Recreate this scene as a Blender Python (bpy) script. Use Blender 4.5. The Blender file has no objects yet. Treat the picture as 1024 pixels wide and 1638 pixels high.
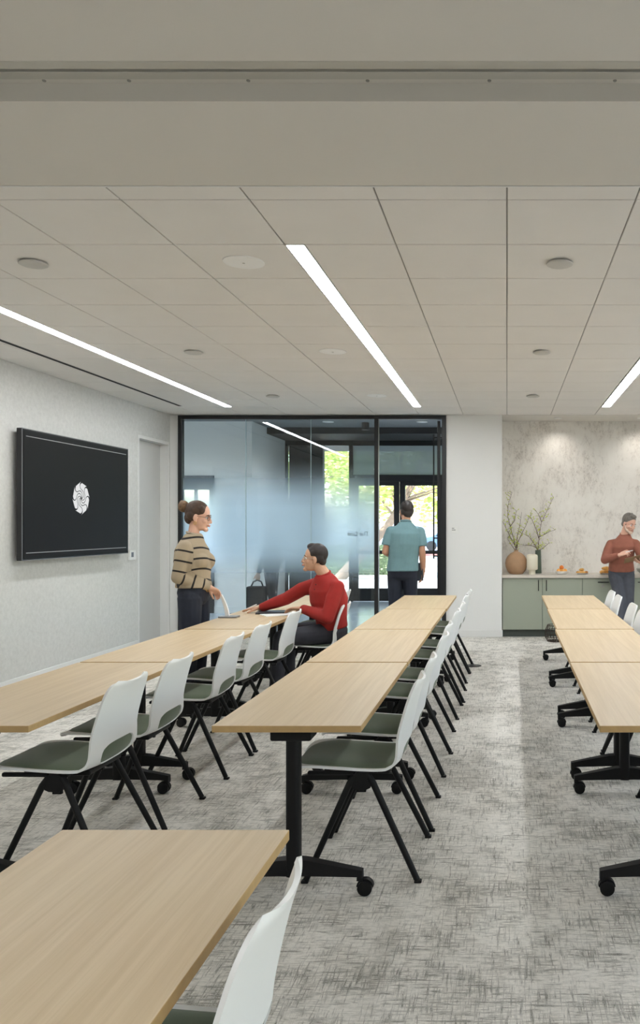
import bpy, bmesh, math, random
from mathutils import Vector, Matrix
import numpy as np
random.seed(7)
R = math.radians
C = bpy.context.scene.collection
scene = bpy.context.scene

# ------------------------------------------------------------------ camera
F_PX, CAM_H = 1300.0, 1.556
cam_d = bpy.data.cameras.new('camera'); cam = bpy.data.objects.new('camera', cam_d); C.objects.link(cam)
cam.location = (0, 0, CAM_H); cam.rotation_euler = (R(90), 0, 0)
cam_d.sensor_fit = 'HORIZONTAL'; cam_d.sensor_width = 36.0
cam_d.lens = F_PX / 1024 * 36.0
cam_d.shift_x = -(811 - 512) / 1024
cam_d.shift_y = (841 - 819) / 1024
cam_d.clip_end = 400
scene.camera = cam

# ------------------------------------------------------------------ sky, sun, exposure
scene.view_settings.view_transform = 'Standard'
scene.view_settings.look = 'None'
scene.view_settings.gamma = 1.0
scene.view_settings.use_curve_mapping = False
scene.view_settings.exposure = 0.0
world = bpy.data.worlds.new('world'); scene.world = world; world.use_nodes = True
wn = world.node_tree; bg = wn.nodes['Background']
sky = wn.nodes.new('ShaderNodeTexSky'); sky.sky_type = 'NISHITA'
sky.sun_disc = False; sky.sun_elevation = R(52); sky.sun_rotation = R(-122); sky.air_density = 1.2
wn.links.new(sky.outputs['Color'], bg.inputs['Color']); bg.inputs['Strength'].default_value = 1.0
sun_d = bpy.data.lights.new('sun', 'SUN'); sun_d.energy = 12.0; sun_d.angle = R(0.6); sun_d.color = (1, .95, .87)
sun = bpy.data.objects.new('sun', sun_d); C.objects.link(sun)
sun.rotation_euler = Vector((0.55, 0.34, -0.80)).to_track_quat('-Z', 'Y').to_euler()
STRIP_POWER = 37.5       # radiance of the linear ceiling lights

# ------------------------------------------------------------------ materials
MATS = {}
def lin(c):
    return tuple((x/12.92 if x <= .04045 else ((x+.055)/1.055)**2.4) for x in [v/255 for v in c])
def mat(name, col, rough=.6, metal=0., bump=0., bscale=200., spec=.5, var=0., vscale=8., emit=None, estr=0., coat=0., sheen=0.):
    m = bpy.data.materials.new(name); m.use_nodes = True; MATS[name] = m
    nt = m.node_tree; b = nt.nodes['Principled BSDF']
    c = lin(col) + (1,)
    b.inputs['Base Color'].default_value = c
    b.inputs['Roughness'].default_value = rough; b.inputs['Metallic'].default_value = metal
    b.inputs['Specular IOR Level'].default_value = spec
    if coat: b.inputs['Coat Weight'].default_value = coat
    if sheen: b.inputs['Sheen Weight'].default_value = sheen
    if bump or var:
        tc = nt.nodes.new('ShaderNodeTexCoord')
    if var:
        n = nt.nodes.new('ShaderNodeTexNoise'); n.inputs['Scale'].default_value = vscale; n.inputs['Detail'].default_value = 6
        nt.links.new(tc.outputs['Object'], n.inputs['Vector'])
        r = nt.nodes.new('ShaderNodeValToRGB')
        r.color_ramp.elements[0].position = .3; r.color_ramp.elements[1].position = .7
        r.color_ramp.elements[0].color = tuple(max(0, x*(1-var)) for x in c[:3]) + (1,)
        r.color_ramp.elements[1].color = tuple(min(1, x*(1+var)) for x in c[:3]) + (1,)
        nt.links.new(n.outputs['Fac'], r.inputs['Fac']); nt.links.new(r.outputs['Color'], b.inputs['Base Color'])
    if bump:
        n2 = nt.nodes.new('ShaderNodeTexNoise'); n2.inputs['Scale'].default_value = bscale; n2.inputs['Detail'].default_value = 4
        nt.links.new(tc.outputs['Object'], n2.inputs['Vector'])
        bp = nt.nodes.new('ShaderNodeBump'); bp.inputs['Strength'].default_value = bump; bp.inputs['Distance'].default_value = .004
        nt.links.new(n2.outputs['Fac'], bp.inputs['Height']); nt.links.new(bp.outputs['Normal'], b.inputs['Normal'])
    if emit:
        b.inputs['Emission Color'].default_value = lin(emit) + (1,); b.inputs['Emission Strength'].default_value = estr
    return m

class NT:                                   # tiny node-graph helper
    def __init__(s, name):
        s.m = bpy.data.materials.new(name); s.m.use_nodes = True; MATS[name] = s.m
        s.t = s.m.node_tree; s.b = s.t.nodes['Principled BSDF']; s.out = s.t.nodes['Material Output']
        s.tc = s.t.nodes.new('ShaderNodeTexCoord')
    def n(s, typ, **kw):
        x = s.t.nodes.new(typ)
        for k, v in kw.items():
            if k in x.inputs: x.inputs[k].default_value = v
            else: setattr(x, k, v)
        return x
    def l(s, a, b): s.t.links.new(a, b)
    def mapping(s, scale=(1,1,1), rot=(0,0,0), src='Object', loc=(0,0,0)):
        mp = s.n('ShaderNodeMapping'); mp.inputs['Scale'].default_value = scale; mp.inputs['Rotation'].default_value = rot
        mp.inputs['Location'].default_value = loc
        s.l(s.tc.outputs[src], mp.inputs['Vector']); return mp.outputs['Vector']
    def noise(s, vec, scale, detail=5, rough=.55, dist=0.):
        x = s.n('ShaderNodeTexNoise'); x.inputs['Scale'].default_value = scale; x.inputs['Detail'].default_value = detail
        x.inputs['Roughness'].default_value = rough; x.inputs['Distortion'].default_value = dist
        s.l(vec, x.inputs['Vector']); return x.outputs['Fac']
    def ramp(s, fac, stops):
        r = s.n('ShaderNodeValToRGB'); cr = r.color_ramp
        while len(cr.elements) < len(stops): cr.elements.new(.5)
        for e, (p, c) in zip(cr.elements, stops):
            e.position = p; e.color = (c, c, c, 1) if isinstance(c, (int, float)) else tuple(c) + (1,)
        s.l(fac, r.inputs['Fac']); return r.outputs['Color']
    def math(s, op, a, b=None, clamp=False):
        x = s.n('ShaderNodeMath', operation=op); x.use_clamp = clamp
        for i, v in enumerate((a, b)):
            if v is None: continue
            if isinstance(v, (int, float)): x.inputs[i].default_value = v
            else: s.l(v, x.inputs[i])
        return x.outputs[0]
    def mix(s, fac, a, b, blend='MIX'):
        x = s.n('ShaderNodeMix', data_type='RGBA', blend_type=blend)
        for i, v in ((0, fac), (6, a), (7, b)):
            if isinstance(v, (int, float)): x.inputs[i].default_value = v
            elif isinstance(v, tuple): x.inputs[i].default_value = tuple(v) + (1,) if len(v) == 3 else v
            else: s.l(v, x.inputs[i])
        return x.outputs[2]
    def bump(s, h, strength=.3, dist=.004):
        x = s.n('ShaderNodeBump'); x.inputs['Strength'].default_value = strength; x.inputs['Distance'].default_value = dist
        s.l(h, x.inputs['Height']); s.l(x.outputs['Normal'], s.b.inputs['Normal'])

mat('wall_white', (230, 230, 227), .85, bump=.05, bscale=400)
mat('rear_panel', (122, 120, 114), .8)
mat('lobby_lens', (255, 255, 255), .5, emit=(240, 248, 255), estr=14)
mat('ceil_paint', (214, 210, 202), .9)
mat('tile_white', (229, 226, 221), .95, bump=.08, bscale=700, var=.015, vscale=3)
mat('grid_grey', (150, 148, 142), .7)
mat('track_alu', (190, 188, 180), .5, metal=.2)
mat('black_slot', (14, 14, 14), .8)
mat('trim_white', (225, 225, 222), .5)
mat('door_paint', (205, 205, 202), .6)
mat('black_frame', (24, 25, 27), .45)
mat('black_metal', (13, 13, 14), .55, spec=.3)
mat('black_plastic', (14, 14, 15), .5, spec=.3)
mat('shell_white', (242, 243, 242), .42)
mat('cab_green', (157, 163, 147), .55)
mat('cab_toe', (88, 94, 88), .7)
mat('counter', (206, 198, 186), .35, var=.03, vscale=20)
mat('chrome', (190, 190, 190), .2, metal=1)
mat('dark_steel', (60, 60, 62), .4, metal=.8)
mat('screen', (6, 6, 6), .5, spec=.08, emit=(40, 40, 40), estr=.6)
mat('screen_bezel', (24, 24, 25), .5, spec=.15)
mat('screen_edge', (104, 105, 107), .4)
mat('screen_case', (34, 34, 36), .5)
mat('logo_white', (20, 20, 20), .5, spec=.2, emit=(235, 235, 235), estr=.9)
mat('screen_line', (120, 120, 120), .5, emit=(120, 120, 120), estr=.7)
mat('strip_lens', (255, 255, 255), .5, emit=(247, 250, 253), estr=STRIP_POWER)
mat('down_lens', (255, 255, 255), .5, emit=(255, 246, 232), estr=9)
mat('device_white', (240, 240, 238), .6)
mat('device_grey', (196, 194, 188), .6)
mat('floor_lobby', (176, 186, 196), .22)
mat('lobby_dark', (56, 54, 54), .7)
mat('lobby_grey', (120, 124, 126), .85)
mat('vase_brown', (172, 138, 106), .75, bump=.08, bscale=120, var=.06, vscale=14)
mat('vase_cream', (226, 220, 200), .6, bump=.05, bscale=150)
mat('vase_green', (78, 92, 78), .5)
mat('ceramic_white', (232, 230, 225), .3)
mat('ceramic_grey', (160, 160, 155), .4)
mat('orange_fruit', (232, 130, 48), .5, bump=.2, bscale=500)
mat('apricot', (240, 176, 88), .55)
mat('pastry', (226, 172, 92), .65, bump=.3, bscale=90, var=.18, vscale=30)
mat('pastry_dark', (190, 128, 66), .65, bump=.3, bscale=90, var=.18, vscale=30)
mat('twig', (98, 84, 66), .8)
mat('leaf_lime', (196, 208, 84), .6)
mat('basket_wire', (64, 54, 44), .6)
mat('plaque', (232, 232, 228), .5)
mat('plaque_text', (150, 150, 146), .7)
mat('paper', (240, 240, 238), .8)
mat('laptop', (86, 88, 92), .35, metal=.6)
mat('stand_white', (242, 240, 236), .35)
mat('stand_base', (150, 152, 156), .35, metal=.7)
mat('clipboard', (150, 118, 84), .6)
mat('tablet_dark', (74, 78, 84), .4)
mat('pen_white', (235, 235, 235), .4)
mat('gold', (212, 170, 96), .3, metal=1)
mat('floor_box', (58, 58, 58), .5, metal=.6)
mat('thermo_screen', (90, 96, 104), .3)
mat('lobby_text', (92, 104, 116), .6)
# people
mat('skin_a', (224, 178, 154), .55, sheen=.05)
mat('skin_b', (208, 164, 136), .55)
mat('skin_c', (196, 146, 118), .55)
mat('skin_d', (218, 172, 150), .55)
mat('lips', (190, 128, 114), .5)
mat('eye_dark', (42, 32, 28), .3)
mat('eye_white', (225, 222, 218), .3)
mat('hair_brown', (70, 50, 36), .6, bump=.5, bscale=160, var=.35, vscale=60)
mat('hair_bun', (112, 84, 56), .6, bump=.6, bscale=140, var=.4, vscale=70)
mat('hair_black', (38, 30, 28), .5, bump=.4, bscale=220, var=.25, vscale=60)
mat('hair_grey', (108, 102, 94), .6, bump=.5, bscale=220, var=.35, vscale=70)
mat('beard_grey', (196, 172, 154), .7, bump=.3, bscale=300, var=.15, vscale=60)
mat('knit_red', (158, 36, 30), .85, bump=.25, bscale=420, var=.08, vscale=18)
mat('knit_rust', (146, 90, 73), .85, bump=.25, bscale=420, var=.08, vscale=18)
mat('polo_blue', (110, 144, 150), .85, bump=.15, bscale=420, var=.05, vscale=14)
mat('trouser_navy', (32, 37, 50), .85, bump=.2, bscale=300, var=.12, vscale=14)
mat('trouser_char', (56, 57, 64), .85, bump=.2, bscale=300, var=.1, vscale=14)
mat('trouser_grey', (74, 77, 86), .85, bump=.2, bscale=300, var=.1, vscale=14)
mat('coat_dark', (62, 68, 72), .85, bump=.2, bscale=300, var=.1, vscale=14)
mat('bag_black', (34, 34, 38), .7, bump=.2, bscale=200)
mat('shoe_dark', (34, 30, 28), .5)
mat('glasses_clear', (196, 186, 172), .25)
mat('glasses_dark', (54, 50, 52), .3)
mat('watch', (28, 28, 30), .4)
# outside
mat('concrete', (214, 212, 206), .9, var=.05, vscale=.6)
mat('asphalt', (196, 196, 198), .9, var=.04, vscale=.5)
mat('kerb_pink', (206, 132, 126), .8)
mat('bark', (150, 128, 110), .9, bump=.6, bscale=30, var=.2, vscale=6)
mat('hedge_core', (104, 120, 90), .9)
mat('hedge_leaf', (134, 150, 114), .7)
mat('car_paint', (96, 122, 146), .3)
mat('car_glass', (50, 60, 68), .15)
mat('car_tyre', (30, 30, 30), .8)
mat('wall_out', (190, 194, 198), .9)

m = NT('leaf_tree')                         # mottled foliage
oi = m.n('ShaderNodeNewGeometry')
m.l(m.ramp(oi.outputs['Random Per Island'], [(0, lin((128, 150, 76))), (.45, lin((176, 186, 110))), (.75, lin((214, 212, 150))), (1, lin((170, 140, 104)))]), m.b.inputs['Base Color'])
m.b.inputs['Roughness'].default_value = .6
tr = m.n('ShaderNodeBsdfTranslucent'); tr.inputs['Color'].default_value = lin((190, 204, 96)) + (1,)
mx = m.n('ShaderNodeMixShader'); mx.inputs[0].default_value = .4
m.l(m.b.outputs[0], mx.inputs[1]); m.l(tr.outputs[0], mx.inputs[2]); m.l(mx.outputs[0], m.out.inputs['Surface'])

m = NT('carpet')                            # woven streaks along and across the room
large = m.noise(m.mapping((1, .8, 1)), 1.7, 4, .55)
med = m.noise(m.mapping((1, 1, 1), loc=(5, 2, 0)), 7.0, 4, .6)
sx = m.noise(m.mapping((9, 95, 1)), 1.0, 8, .72, .9)
sy = m.noise(m.mapping((105, 8, 1), loc=(3, 7, 0)), 1.0, 8, .72, .9)
fine = m.noise(m.mapping((1, 1, 1)), 210, 4, .75)
mott = m.noise(m.mapping((1, 2.2, 1), loc=(9, 3, 0)), 24, 6, .7)
big = m.math('ADD', m.math('MULTIPLY', m.math('SUBTRACT', large, .5), .22), m.math('MULTIPLY', m.math('SUBTRACT', med, .5), .30))
a = m.ramp(m.math('ADD', sx, big), [(.495, 0.), (.63, 1.)])
b_ = m.ramp(m.math('ADD', sy, big), [(.505, 0.), (.64, 1.)])
streak = m.math('MAXIMUM', a, b_)
base = m.mix(m.ramp(large, [(.35, 0.), (.65, 1.)]), lin((240, 236, 228)), lin((229, 224, 215)))
base = m.mix(m.ramp(mott, [(.46, 0.), (.70, .6)]), base, lin((170, 166, 156)))
col = m.mix(m.math('MULTIPLY', streak, m.ramp(fine, [(.34, .30), (.56, 1.)])), base, lin((88, 86, 76)))
col = m.mix(.20, col, m.ramp(fine, [(.28, lin((110, 108, 100))), (.72, lin((238, 235, 228)))]))
m.l(col, m.b.inputs['Base Color']); m.b.inputs['Roughness'].default_value = .95; m.b.inputs['Specular IOR Level'].default_value = .1
m.bump(m.math('ADD', fine, streak), .3, .003)

m = NT('oak')                               # pale oak laminate, grain along the table
v = m.mapping((34, 1.1, 34))
g1 = m.noise(v, 1.0, 6, .6, .6); g2 = m.noise(m.mapping((210, 3.0, 210)), 1.0, 4, .6)
col = m.mix(m.ramp(g1, [(.32, 0.), (.68, 1.)]), lin((199, 175, 138)), lin((212, 190, 155)))
col = m.mix(m.ramp(g2, [(.5, 0.), (.8, .32)]), col, lin((182, 158, 122)))
m.l(col, m.b.inputs['Base Color']); m.b.inputs['Roughness'].default_value = .42
m.bump(g2, .08, .001)
mat('oak_edge', (186, 154, 104), .5, var=.06, vscale=30)

m = NT('pad_green')                         # moss green woven seat cloth
f1 = m.noise(m.mapping(), 420, 3, .7); f2 = m.noise(m.mapping(), 26, 3, .6)
col = m.mix(f1, lin((58, 72, 50)), lin((92, 108, 80)))
col = m.mix(m.math('MULTIPLY', f2, .3), col, lin((106, 122, 92)))
m.l(col, m.b.inputs['Base Color']); m.b.inputs['Roughness'].default_value = .95; m.b.inputs['Sheen Weight'].default_value = .3
m.bump(f1, .3, .002)

m = NT('wallpaper')                         # plaster look with mottled grey-brown flecks
n1 = m.noise(m.mapping((1.3, 1, .9)), 2.1, 4, .6, .5)
n2 = m.noise(m.mapping((2.4, 1, 1.2)), 7.0, 9, .85, .3)
n3 = m.noise(m.mapping((3.2, 1, 1.0)), 30, 5, .75)
fl = m.math('MULTIPLY', m.ramp(m.math('ADD', n2, m.math('MULTIPLY', m.math('SUBTRACT', n1, .5), .55)), [(.50, 0.), (.66, 1.)]), m.ramp(n3, [(.40, .05), (.58, 1.)]))
col = m.mix(m.ramp(n1, [(.3, 0.), (.7, 1.)]), lin((234, 231, 224)), lin((222, 217, 209)))
col = m.mix(m.math('MULTIPLY', fl, .72), col, lin((150, 141, 131)))
m.l(col, m.b.inputs['Base Color']); m.b.inputs['Roughness'].default_value = .8

m = NT('fabric_wall')                       # fine vinyl wall covering
w1 = m.noise(m.mapping((1, 1, 1)), 26, 6, .75); w2 = m.noise(m.mapping((1, 30, 140)), 2.0, 4, .7)
col = m.mix(m.ramp(w1, [(.3, 0.), (.7, 1.)]), lin((200, 200, 196)), lin((220, 220, 216)))
col = m.mix(m.math('MULTIPLY', w2, .25), col, lin((184, 184, 180)))
m.l(col, m.b.inputs['Base Color']); m.b.inputs['Roughness'].default_value = .8; m.bump(w2, .12, .003)

m = NT('stripe_knit')                       # beige jumper with dark rings
at = m.n('ShaderNodeAttribute', attribute_name='ring')
fr = m.math('FRACT', m.math('MULTIPLY', at.outputs['Fac'], 1/.090))
st = m.math('LESS_THAN', fr, .175)
kn = m.noise(m.mapping(), 420, 3, .7)
col = m.mix(kn, lin((152, 136, 112)), lin((182, 166, 142)))
col = m.mix(st, col, lin((36, 32, 30)))
m.l(col, m.b.inputs['Base Color']); m.b.inputs['Roughness'].default_value = .9; m.bump(kn, .3, .003)

def thin_glass(nt, tint, ior=1.5, rough=0.):
    tr = nt.n('ShaderNodeBsdfTransparent'); tr.inputs['Color'].default_value = tuple(tint) + (1,)
    gl = nt.n('ShaderNodeBsdfGlossy'); gl.inputs['Roughness'].default_value = rough
    fr = nt.n('ShaderNodeFresnel'); fr.inputs['IOR'].default_value = ior
    mx = nt.n('ShaderNodeMixShader')
    nt.l(fr.outputs[0], mx.inputs[0]); nt.l(tr.outputs[0], mx.inputs[1]); nt.l(gl.outputs[0], mx.inputs[2])
    return mx.outputs[0]
m = NT('glass_clear'); m.l(thin_glass(m, (.95, .97, .97)), m.out.inputs['Surface'])
m = NT('glass_tint'); m.l(thin_glass(m, (.96, .93, .88)), m.out.inputs['Surface'])
m = NT('glass_dim')                          # grey solar film on the transom
tr = m.n('ShaderNodeBsdfTransparent'); tr.inputs['Color'].default_value = (.50, .55, .56, 1)
df = m.n('ShaderNodeBsdfDiffuse'); df.inputs['Color'].default_value = (.50, .54, .54, 1)
tl = m.n('ShaderNodeBsdfTranslucent'); tl.inputs['Color'].default_value = (.30, .34, .35, 1)
ad = m.n('ShaderNodeMixShader'); ad.inputs[0].default_value = .5; m.l(df.outputs[0], ad.inputs[1]); m.l(tl.outputs[0], ad.inputs[2])
mx = m.n('ShaderNodeMixShader'); mx.inputs[0].default_value = .72; m.l(tr.outputs[0], mx.inputs[1]); m.l(ad.outputs[0], mx.inputs[2]); m.l(mx.outputs[0], m.out.inputs['Surface'])
m = NT('glass_edge'); m.b.inputs['Base Color'].default_value = (.55, .72, .74, 1); m.b.inputs['Roughness'].default_value = .2
m = NT('spectacle'); m.l(thin_glass(m, (.97, .97, .97), 1.12), m.out.inputs['Surface'])
m = NT('glass_film')                        # graduated privacy film: dense band at eye level fading up and down
sep = m.n('ShaderNodeSeparateXYZ'); m.l(m.tc.outputs['Object'], sep.inputs[0])
den = m.ramp(m.math('MULTIPLY', sep.outputs['Z'], 1/3.1), [(.235, 0.), (.285, .22), (.325, .55), (.37, .85), (.42, .97), (.50, 1.), (.58, .96), (.635, .78), (.685, .46), (.735, .16), (.785, 0.)])
tl = m.n('ShaderNodeBsdfTranslucent'); tl.inputs['Color'].default_value = (.70, .84, .95, 1)
df = m.n('ShaderNodeBsdfDiffuse'); df.inputs['Color'].default_value = (.62, .80, .90, 1)
rf = m.n('ShaderNodeBsdfRefraction'); rf.inputs['Color'].default_value = (.68, .82, .96, 1); rf.inputs['Roughness'].default_value = .62; rf.inputs['IOR'].default_value = 1.12
m1 = m.n('ShaderNodeMixShader'); m1.inputs[0].default_value = .68; m.l(rf.outputs[0], m1.inputs[1]); m.l(tl.outputs[0], m1.inputs[2])
m2 = m.n('ShaderNodeMixShader'); m2.inputs[0].default_value = .30; m.l(m1.outputs[0], m2.inputs[1]); m.l(df.outputs[0], m2.inputs[2])
m3 = m.n('ShaderNodeMixShader'); m.l(den, m3.inputs[0]); m.l(thin_glass(m, (.84, .89, .90)), m3.inputs[1]); m.l(m2.outputs[0], m3.inputs[2])
m.l(m3.outputs[0], m.out.inputs['Surface'])

# ------------------------------------------------------------------ mesh helpers
def frame(d):
    d = Vector(d).normalized()
    a = Vector((0, 0, 1)) if abs(d.z) < .95 else Vector((1, 0, 0))
    u = d.cross(a).normalized(); return u, u.cross(d).normalized()
class MB:
    def __init__(s, org=(0, 0, 0)): s.v = []; s.f = []; s.o = Vector(org)
    def add(s, vs, fs):
        k = len(s.v); s.v += [tuple(Vector(p) - s.o) for p in vs]; s.f += [tuple(i + k for i in f) for f in fs]; return s
    def box(s, x0, x1, y0, y1, z0, z1, bev=0., seg=1, rot=None, piv=None):
        bm = bmesh.new(); bmesh.ops.create_cube(bm, size=1)
        for v in bm.verts: v.co = Vector(((x0+x1)/2 + v.co.x*(x1-x0), (y0+y1)/2 + v.co.y*(y1-y0), (z0+z1)/2 + v.co.z*(z1-z0)))
        if bev: bmesh.ops.bevel(bm, geom=list(bm.edges), offset=bev, segments=seg, affect='EDGES', profile=.5)
        if rot is not None:
            pv = Vector(piv) if piv else Vector(((x0+x1)/2, (y0+y1)/2, (z0+z1)/2))
            for v in bm.verts: v.co = pv + rot @ (v.co - pv)
        bm.verts.index_update()
        s.add([v.co for v in bm.verts], [[v.index for v in f.verts] for f in bm.faces]); bm.free(); return s
    def loft(s, rings, closed=False, cap=True):
        n = len(rings[0]); vs = [p for r in rings for p in r]; fs = []
        m_ = len(rings)
        for i in range(m_ if closed else m_ - 1):
            for j in range(n):
                a, b = i*n + j, i*n + (j+1) % n; c, d = ((i+1) % m_)*n + (j+1) % n, ((i+1) % m_)*n + j
                fs.append((a, b, c, d))
        if cap and not closed:
            fs.append(tuple(range(n))[::-1]); fs.append(tuple((m_-1)*n + j for j in range(n)))
        return s.add(vs, fs)
    def tube(s, p0, p1, r0, r1=None, n=12, sq=1.0):
        r1 = r0 if r1 is None else r1; p0, p1 = Vector(p0), Vector(p1); u, w = frame(p1 - p0)
        ring = lambda p, r: [p + u*math.cos(2*math.pi*k/n)*r + w*math.sin(2*math.pi*k/n)*r*sq for k in range(n)]
        return s.loft([ring(p0, r0), ring(p1, r1)])
    def path(s, pts, rad, n=8):
        pts = [Vector(p) for p in pts]; rings = []
        rads = rad if isinstance(rad, (list, tuple)) else [rad]*len(pts)
        u = None
        for i, p in enumerate(pts):
            d = (pts[min(i+1, len(pts)-1)] - pts[max(i-1, 0)]).normalized()
            if u is None: u, w = frame(d)
            else: u = (u - d*u.dot(d)).normalized(); w = u.cross(d)
            w = d.cross(u)
            rings.append([p + (u*math.cos(2*math.pi*k/n) + w*math.sin(2*math.pi*k/n))*rads[i] for k in range(n)])
        return s.loft(rings)
    def lathe(s, prof, c=(0, 0, 0), n=24, sy=1.0):
        c = Vector(c)
        return s.loft([[c + Vector((r*math.cos(2*math.pi*k/n), r*sy*math.sin(2*math.pi*k/n), z)) for k in range(n)] for r, z in prof])
    def ball(s, c, r, rot=None, nu=16, nv=10):
        c = Vector(c); r = (r, r, r) if isinstance(r, (int, float)) else r; rings = []
        for i in range(nv + 1):
            t = math.pi*i/nv; rr = max(math.sin(t), .02)
            ring = [Vector((r[0]*rr*math.cos(2*math.pi*k/nu), r[1]*rr*math.sin(2*math.pi*k/nu), -r[2]*math.cos(t))) for k in range(nu)]
            rings.append([c + (rot @ p if rot else p) for p in ring])
        return s.loft(rings)
    def prism(s, poly, axis, a0, a1):           # polygon extruded along an axis
        def P(p, a): return {'x': (a, p[0], p[1]), 'y': (p[0], a, p[1]), 'z': (p[0], p[1], a)}[axis]
        n = len(poly); vs = [P(p, a0) for p in poly] + [P(p, a1) for p in poly]
        fs = [tuple(range(n))[::-1], tuple(range(n, 2*n))] + [(i, (i+1) % n, n + (i+1) % n, n + i) for i in range(n)]
        return s.add(vs, fs)
    def mesh(s, name, material, smooth=None):
        me = bpy.data.meshes.new(name); me.from_pydata(s.v, [], s.f); me.update()
        bm = bmesh.new(); bm.from_mesh(me); bmesh.ops.recalc_face_normals(bm, faces=bm.faces); bm.to_mesh(me); bm.free()
        if material: me.materials.append(MATS[material])
        if smooth is not None:
            me.polygons.foreach_set('use_smooth', [True]*len(me.polygons)); me.set_sharp_from_angle(angle=R(smooth))
        return me
    def build(s, name, material, parent=None, smooth=None, loc=None, label=None):
        return link(name, s.mesh(name, material, smooth), parent, loc if loc is not None else (s.o if parent is None else None), label)
def link(name, me, parent=None, loc=None, label=None):
    o = bpy.data.objects.new(name, me); C.objects.link(o)
    if parent: o.parent = parent
    if loc is not None: o.location = loc
    if label: o['label'] = label
    return o
def tag(o, label, cat, group=None, kind=None):
    o['label'] = label; o['category'] = cat
    if group: o['group'] = group
    if kind: o['kind'] = kind
    return o
def struct(o, label, cat): return tag(o, label, cat, kind='structure')
def thing(name, label, cat, loc=(0, 0, 0), rz=0., group=None, kind=None):
    o = bpy.data.objects.new(name, None); C.objects.link(o); o.location = loc; o.rotation_euler = (0, 0, rz); o.empty_display_size = .1
    return tag(o, label, cat, group, kind)
def copy_tree(o, parent=None):
    c = o.copy(); C.objects.link(c); c.parent = parent
    for ch in list(o.children): copy_tree(ch, c)
    return c
def bake(o):                                    # apply the modifiers of a mesh object
    dg = bpy.context.evaluated_depsgraph_get(); dg.update()
    me = bpy.data.meshes.new_from_object(o.evaluated_get(dg)); o.modifiers.clear(); o.data = me; return o
ORD = ['first', 'second', 'third', 'fourth', 'fifth', 'sixth', 'seventh', 'eighth', 'ninth']
# ================================================================== the room
XL, XR, YB, YG, YW, HC = -4.705, 5.2, -4.2, 11.35, 12.0, 3.104
def slab(name, material, label, cat, *boxes, bev=0.):
    b = MB()
    for q in boxes: b.box(*q, bev=bev)
    return struct(b.build(name, material), label, cat)
slab('floor', 'carpet', 'grey and white streaked woven carpet across the meeting room', 'floor', (XL-.2, XR+.2, YB-.2, YG+.06, -.1, 0), (-.9, XR+.2, YG+.06, YW+.2, -.1, 0))
slab('wall_rear', 'rear_panel', 'unseen rear wall, greyed to dim its reflection in the glass', 'wall', (XL-.15, XR+.15, YB-.15, YB, 0, 3.4))  # unseen; dark grey chosen to weaken its mirror image in the glass
WIN = [(-3.0, -.4), (.4, 3.0), (3.8, 6.4), (7.2, 9.8)]; WZ0, WZ1 = .75, 2.65
bx = [(XR, XR+.15, YB, YW+.15, 0, WZ0), (XR, XR+.15, YB, YW+.15, WZ1, 3.4)]
edges = [YB] + [v for w_ in WIN for v in w_] + [YW+.15]
for i in range(0, len(edges), 2): bx.append((XR, XR+.15, edges[i], edges[i+1], WZ0, WZ1))
slab('wall_right', 'wall_white', 'white wall with windows closing the right end of the room', 'wall', *bx)
for k, (a, c) in enumerate(WIN):
    w = thing('window_%d' % (k+4), 'daylight window in the right wall, %s from the rear' % ORD[k], 'window', (XR+.07, (a+c)/2, WZ0), kind='structure'); o = w.location
    MB(o).box(XR+.05, XR+.10, a, a+.05, WZ0, WZ1).box(XR+.05, XR+.10, c-.05, c, WZ0, WZ1).box(XR+.05, XR+.10, a+.05, c-.05, WZ0, WZ0+.05).box(XR+.05, XR+.10, a+.05, c-.05, WZ1-.05, WZ1).box(XR+.05, XR+.10, (a+c)/2-.025, (a+c)/2+.025, WZ0+.05, WZ1-.05).build('frame', 'black_frame', w)
    for q in ((a+.05, (a+c)/2-.025), ((a+c)/2+.025, c-.05)): MB(o).box(XR+.07, XR+.08, q[0], q[1], WZ0+.05, WZ1-.05).build('pane', 'glass_tint', w)
slab('wall_left', 'fabric_wall', 'light grey textured wall carrying the big screen', 'wall',
     (XL-.15, XL, YB, 10.38, 0, 3.4), (XL-.15, XL, 10.38, 11.30, 2.70, 3.4), (XL-.15, XL, 11.30, YG+.15, 0, 3.4))
slab('wall_back', 'wall_white', 'white column between the glass front and the wallpapered recess', 'wall', (-.847, -.07, YG, YW+.15, 0, 3.4))
slab('wall_strip', 'wall_white', 'narrow white strip between left wall and black glass frame', 'wall', (XL, -4.584, YG, YG+.15, 0, 3.4))
slab('wall_recess', 'wallpaper', 'mottled pale grey plaster effect wallpaper above the cabinets', 'wall', (-.07, XR, YW, YW+.15, 0, 3.4))
slab('wall_lintel', 'wall_white', 'thin white band above the glass front', 'wall', (-4.584, -.847, YG, YG+.15, 3.094, 3.4))
slab('baseboard_left', 'trim_white', 'white baseboard along the screen wall', 'baseboard', (XL, XL+.012, YB, 10.38, 0, .10), bev=.003)
slab('baseboard_back', 'trim_white', 'white baseboard around the white column', 'baseboard', (-.847, -.058, YG-.012, YG, 0, .10), bev=.003)
slab('baseboard_strip', 'trim_white', 'short white baseboard beside the black glass frame', 'baseboard', (XL, -4.584, YG-.012, YG, 0, .10), bev=.003)

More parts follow.
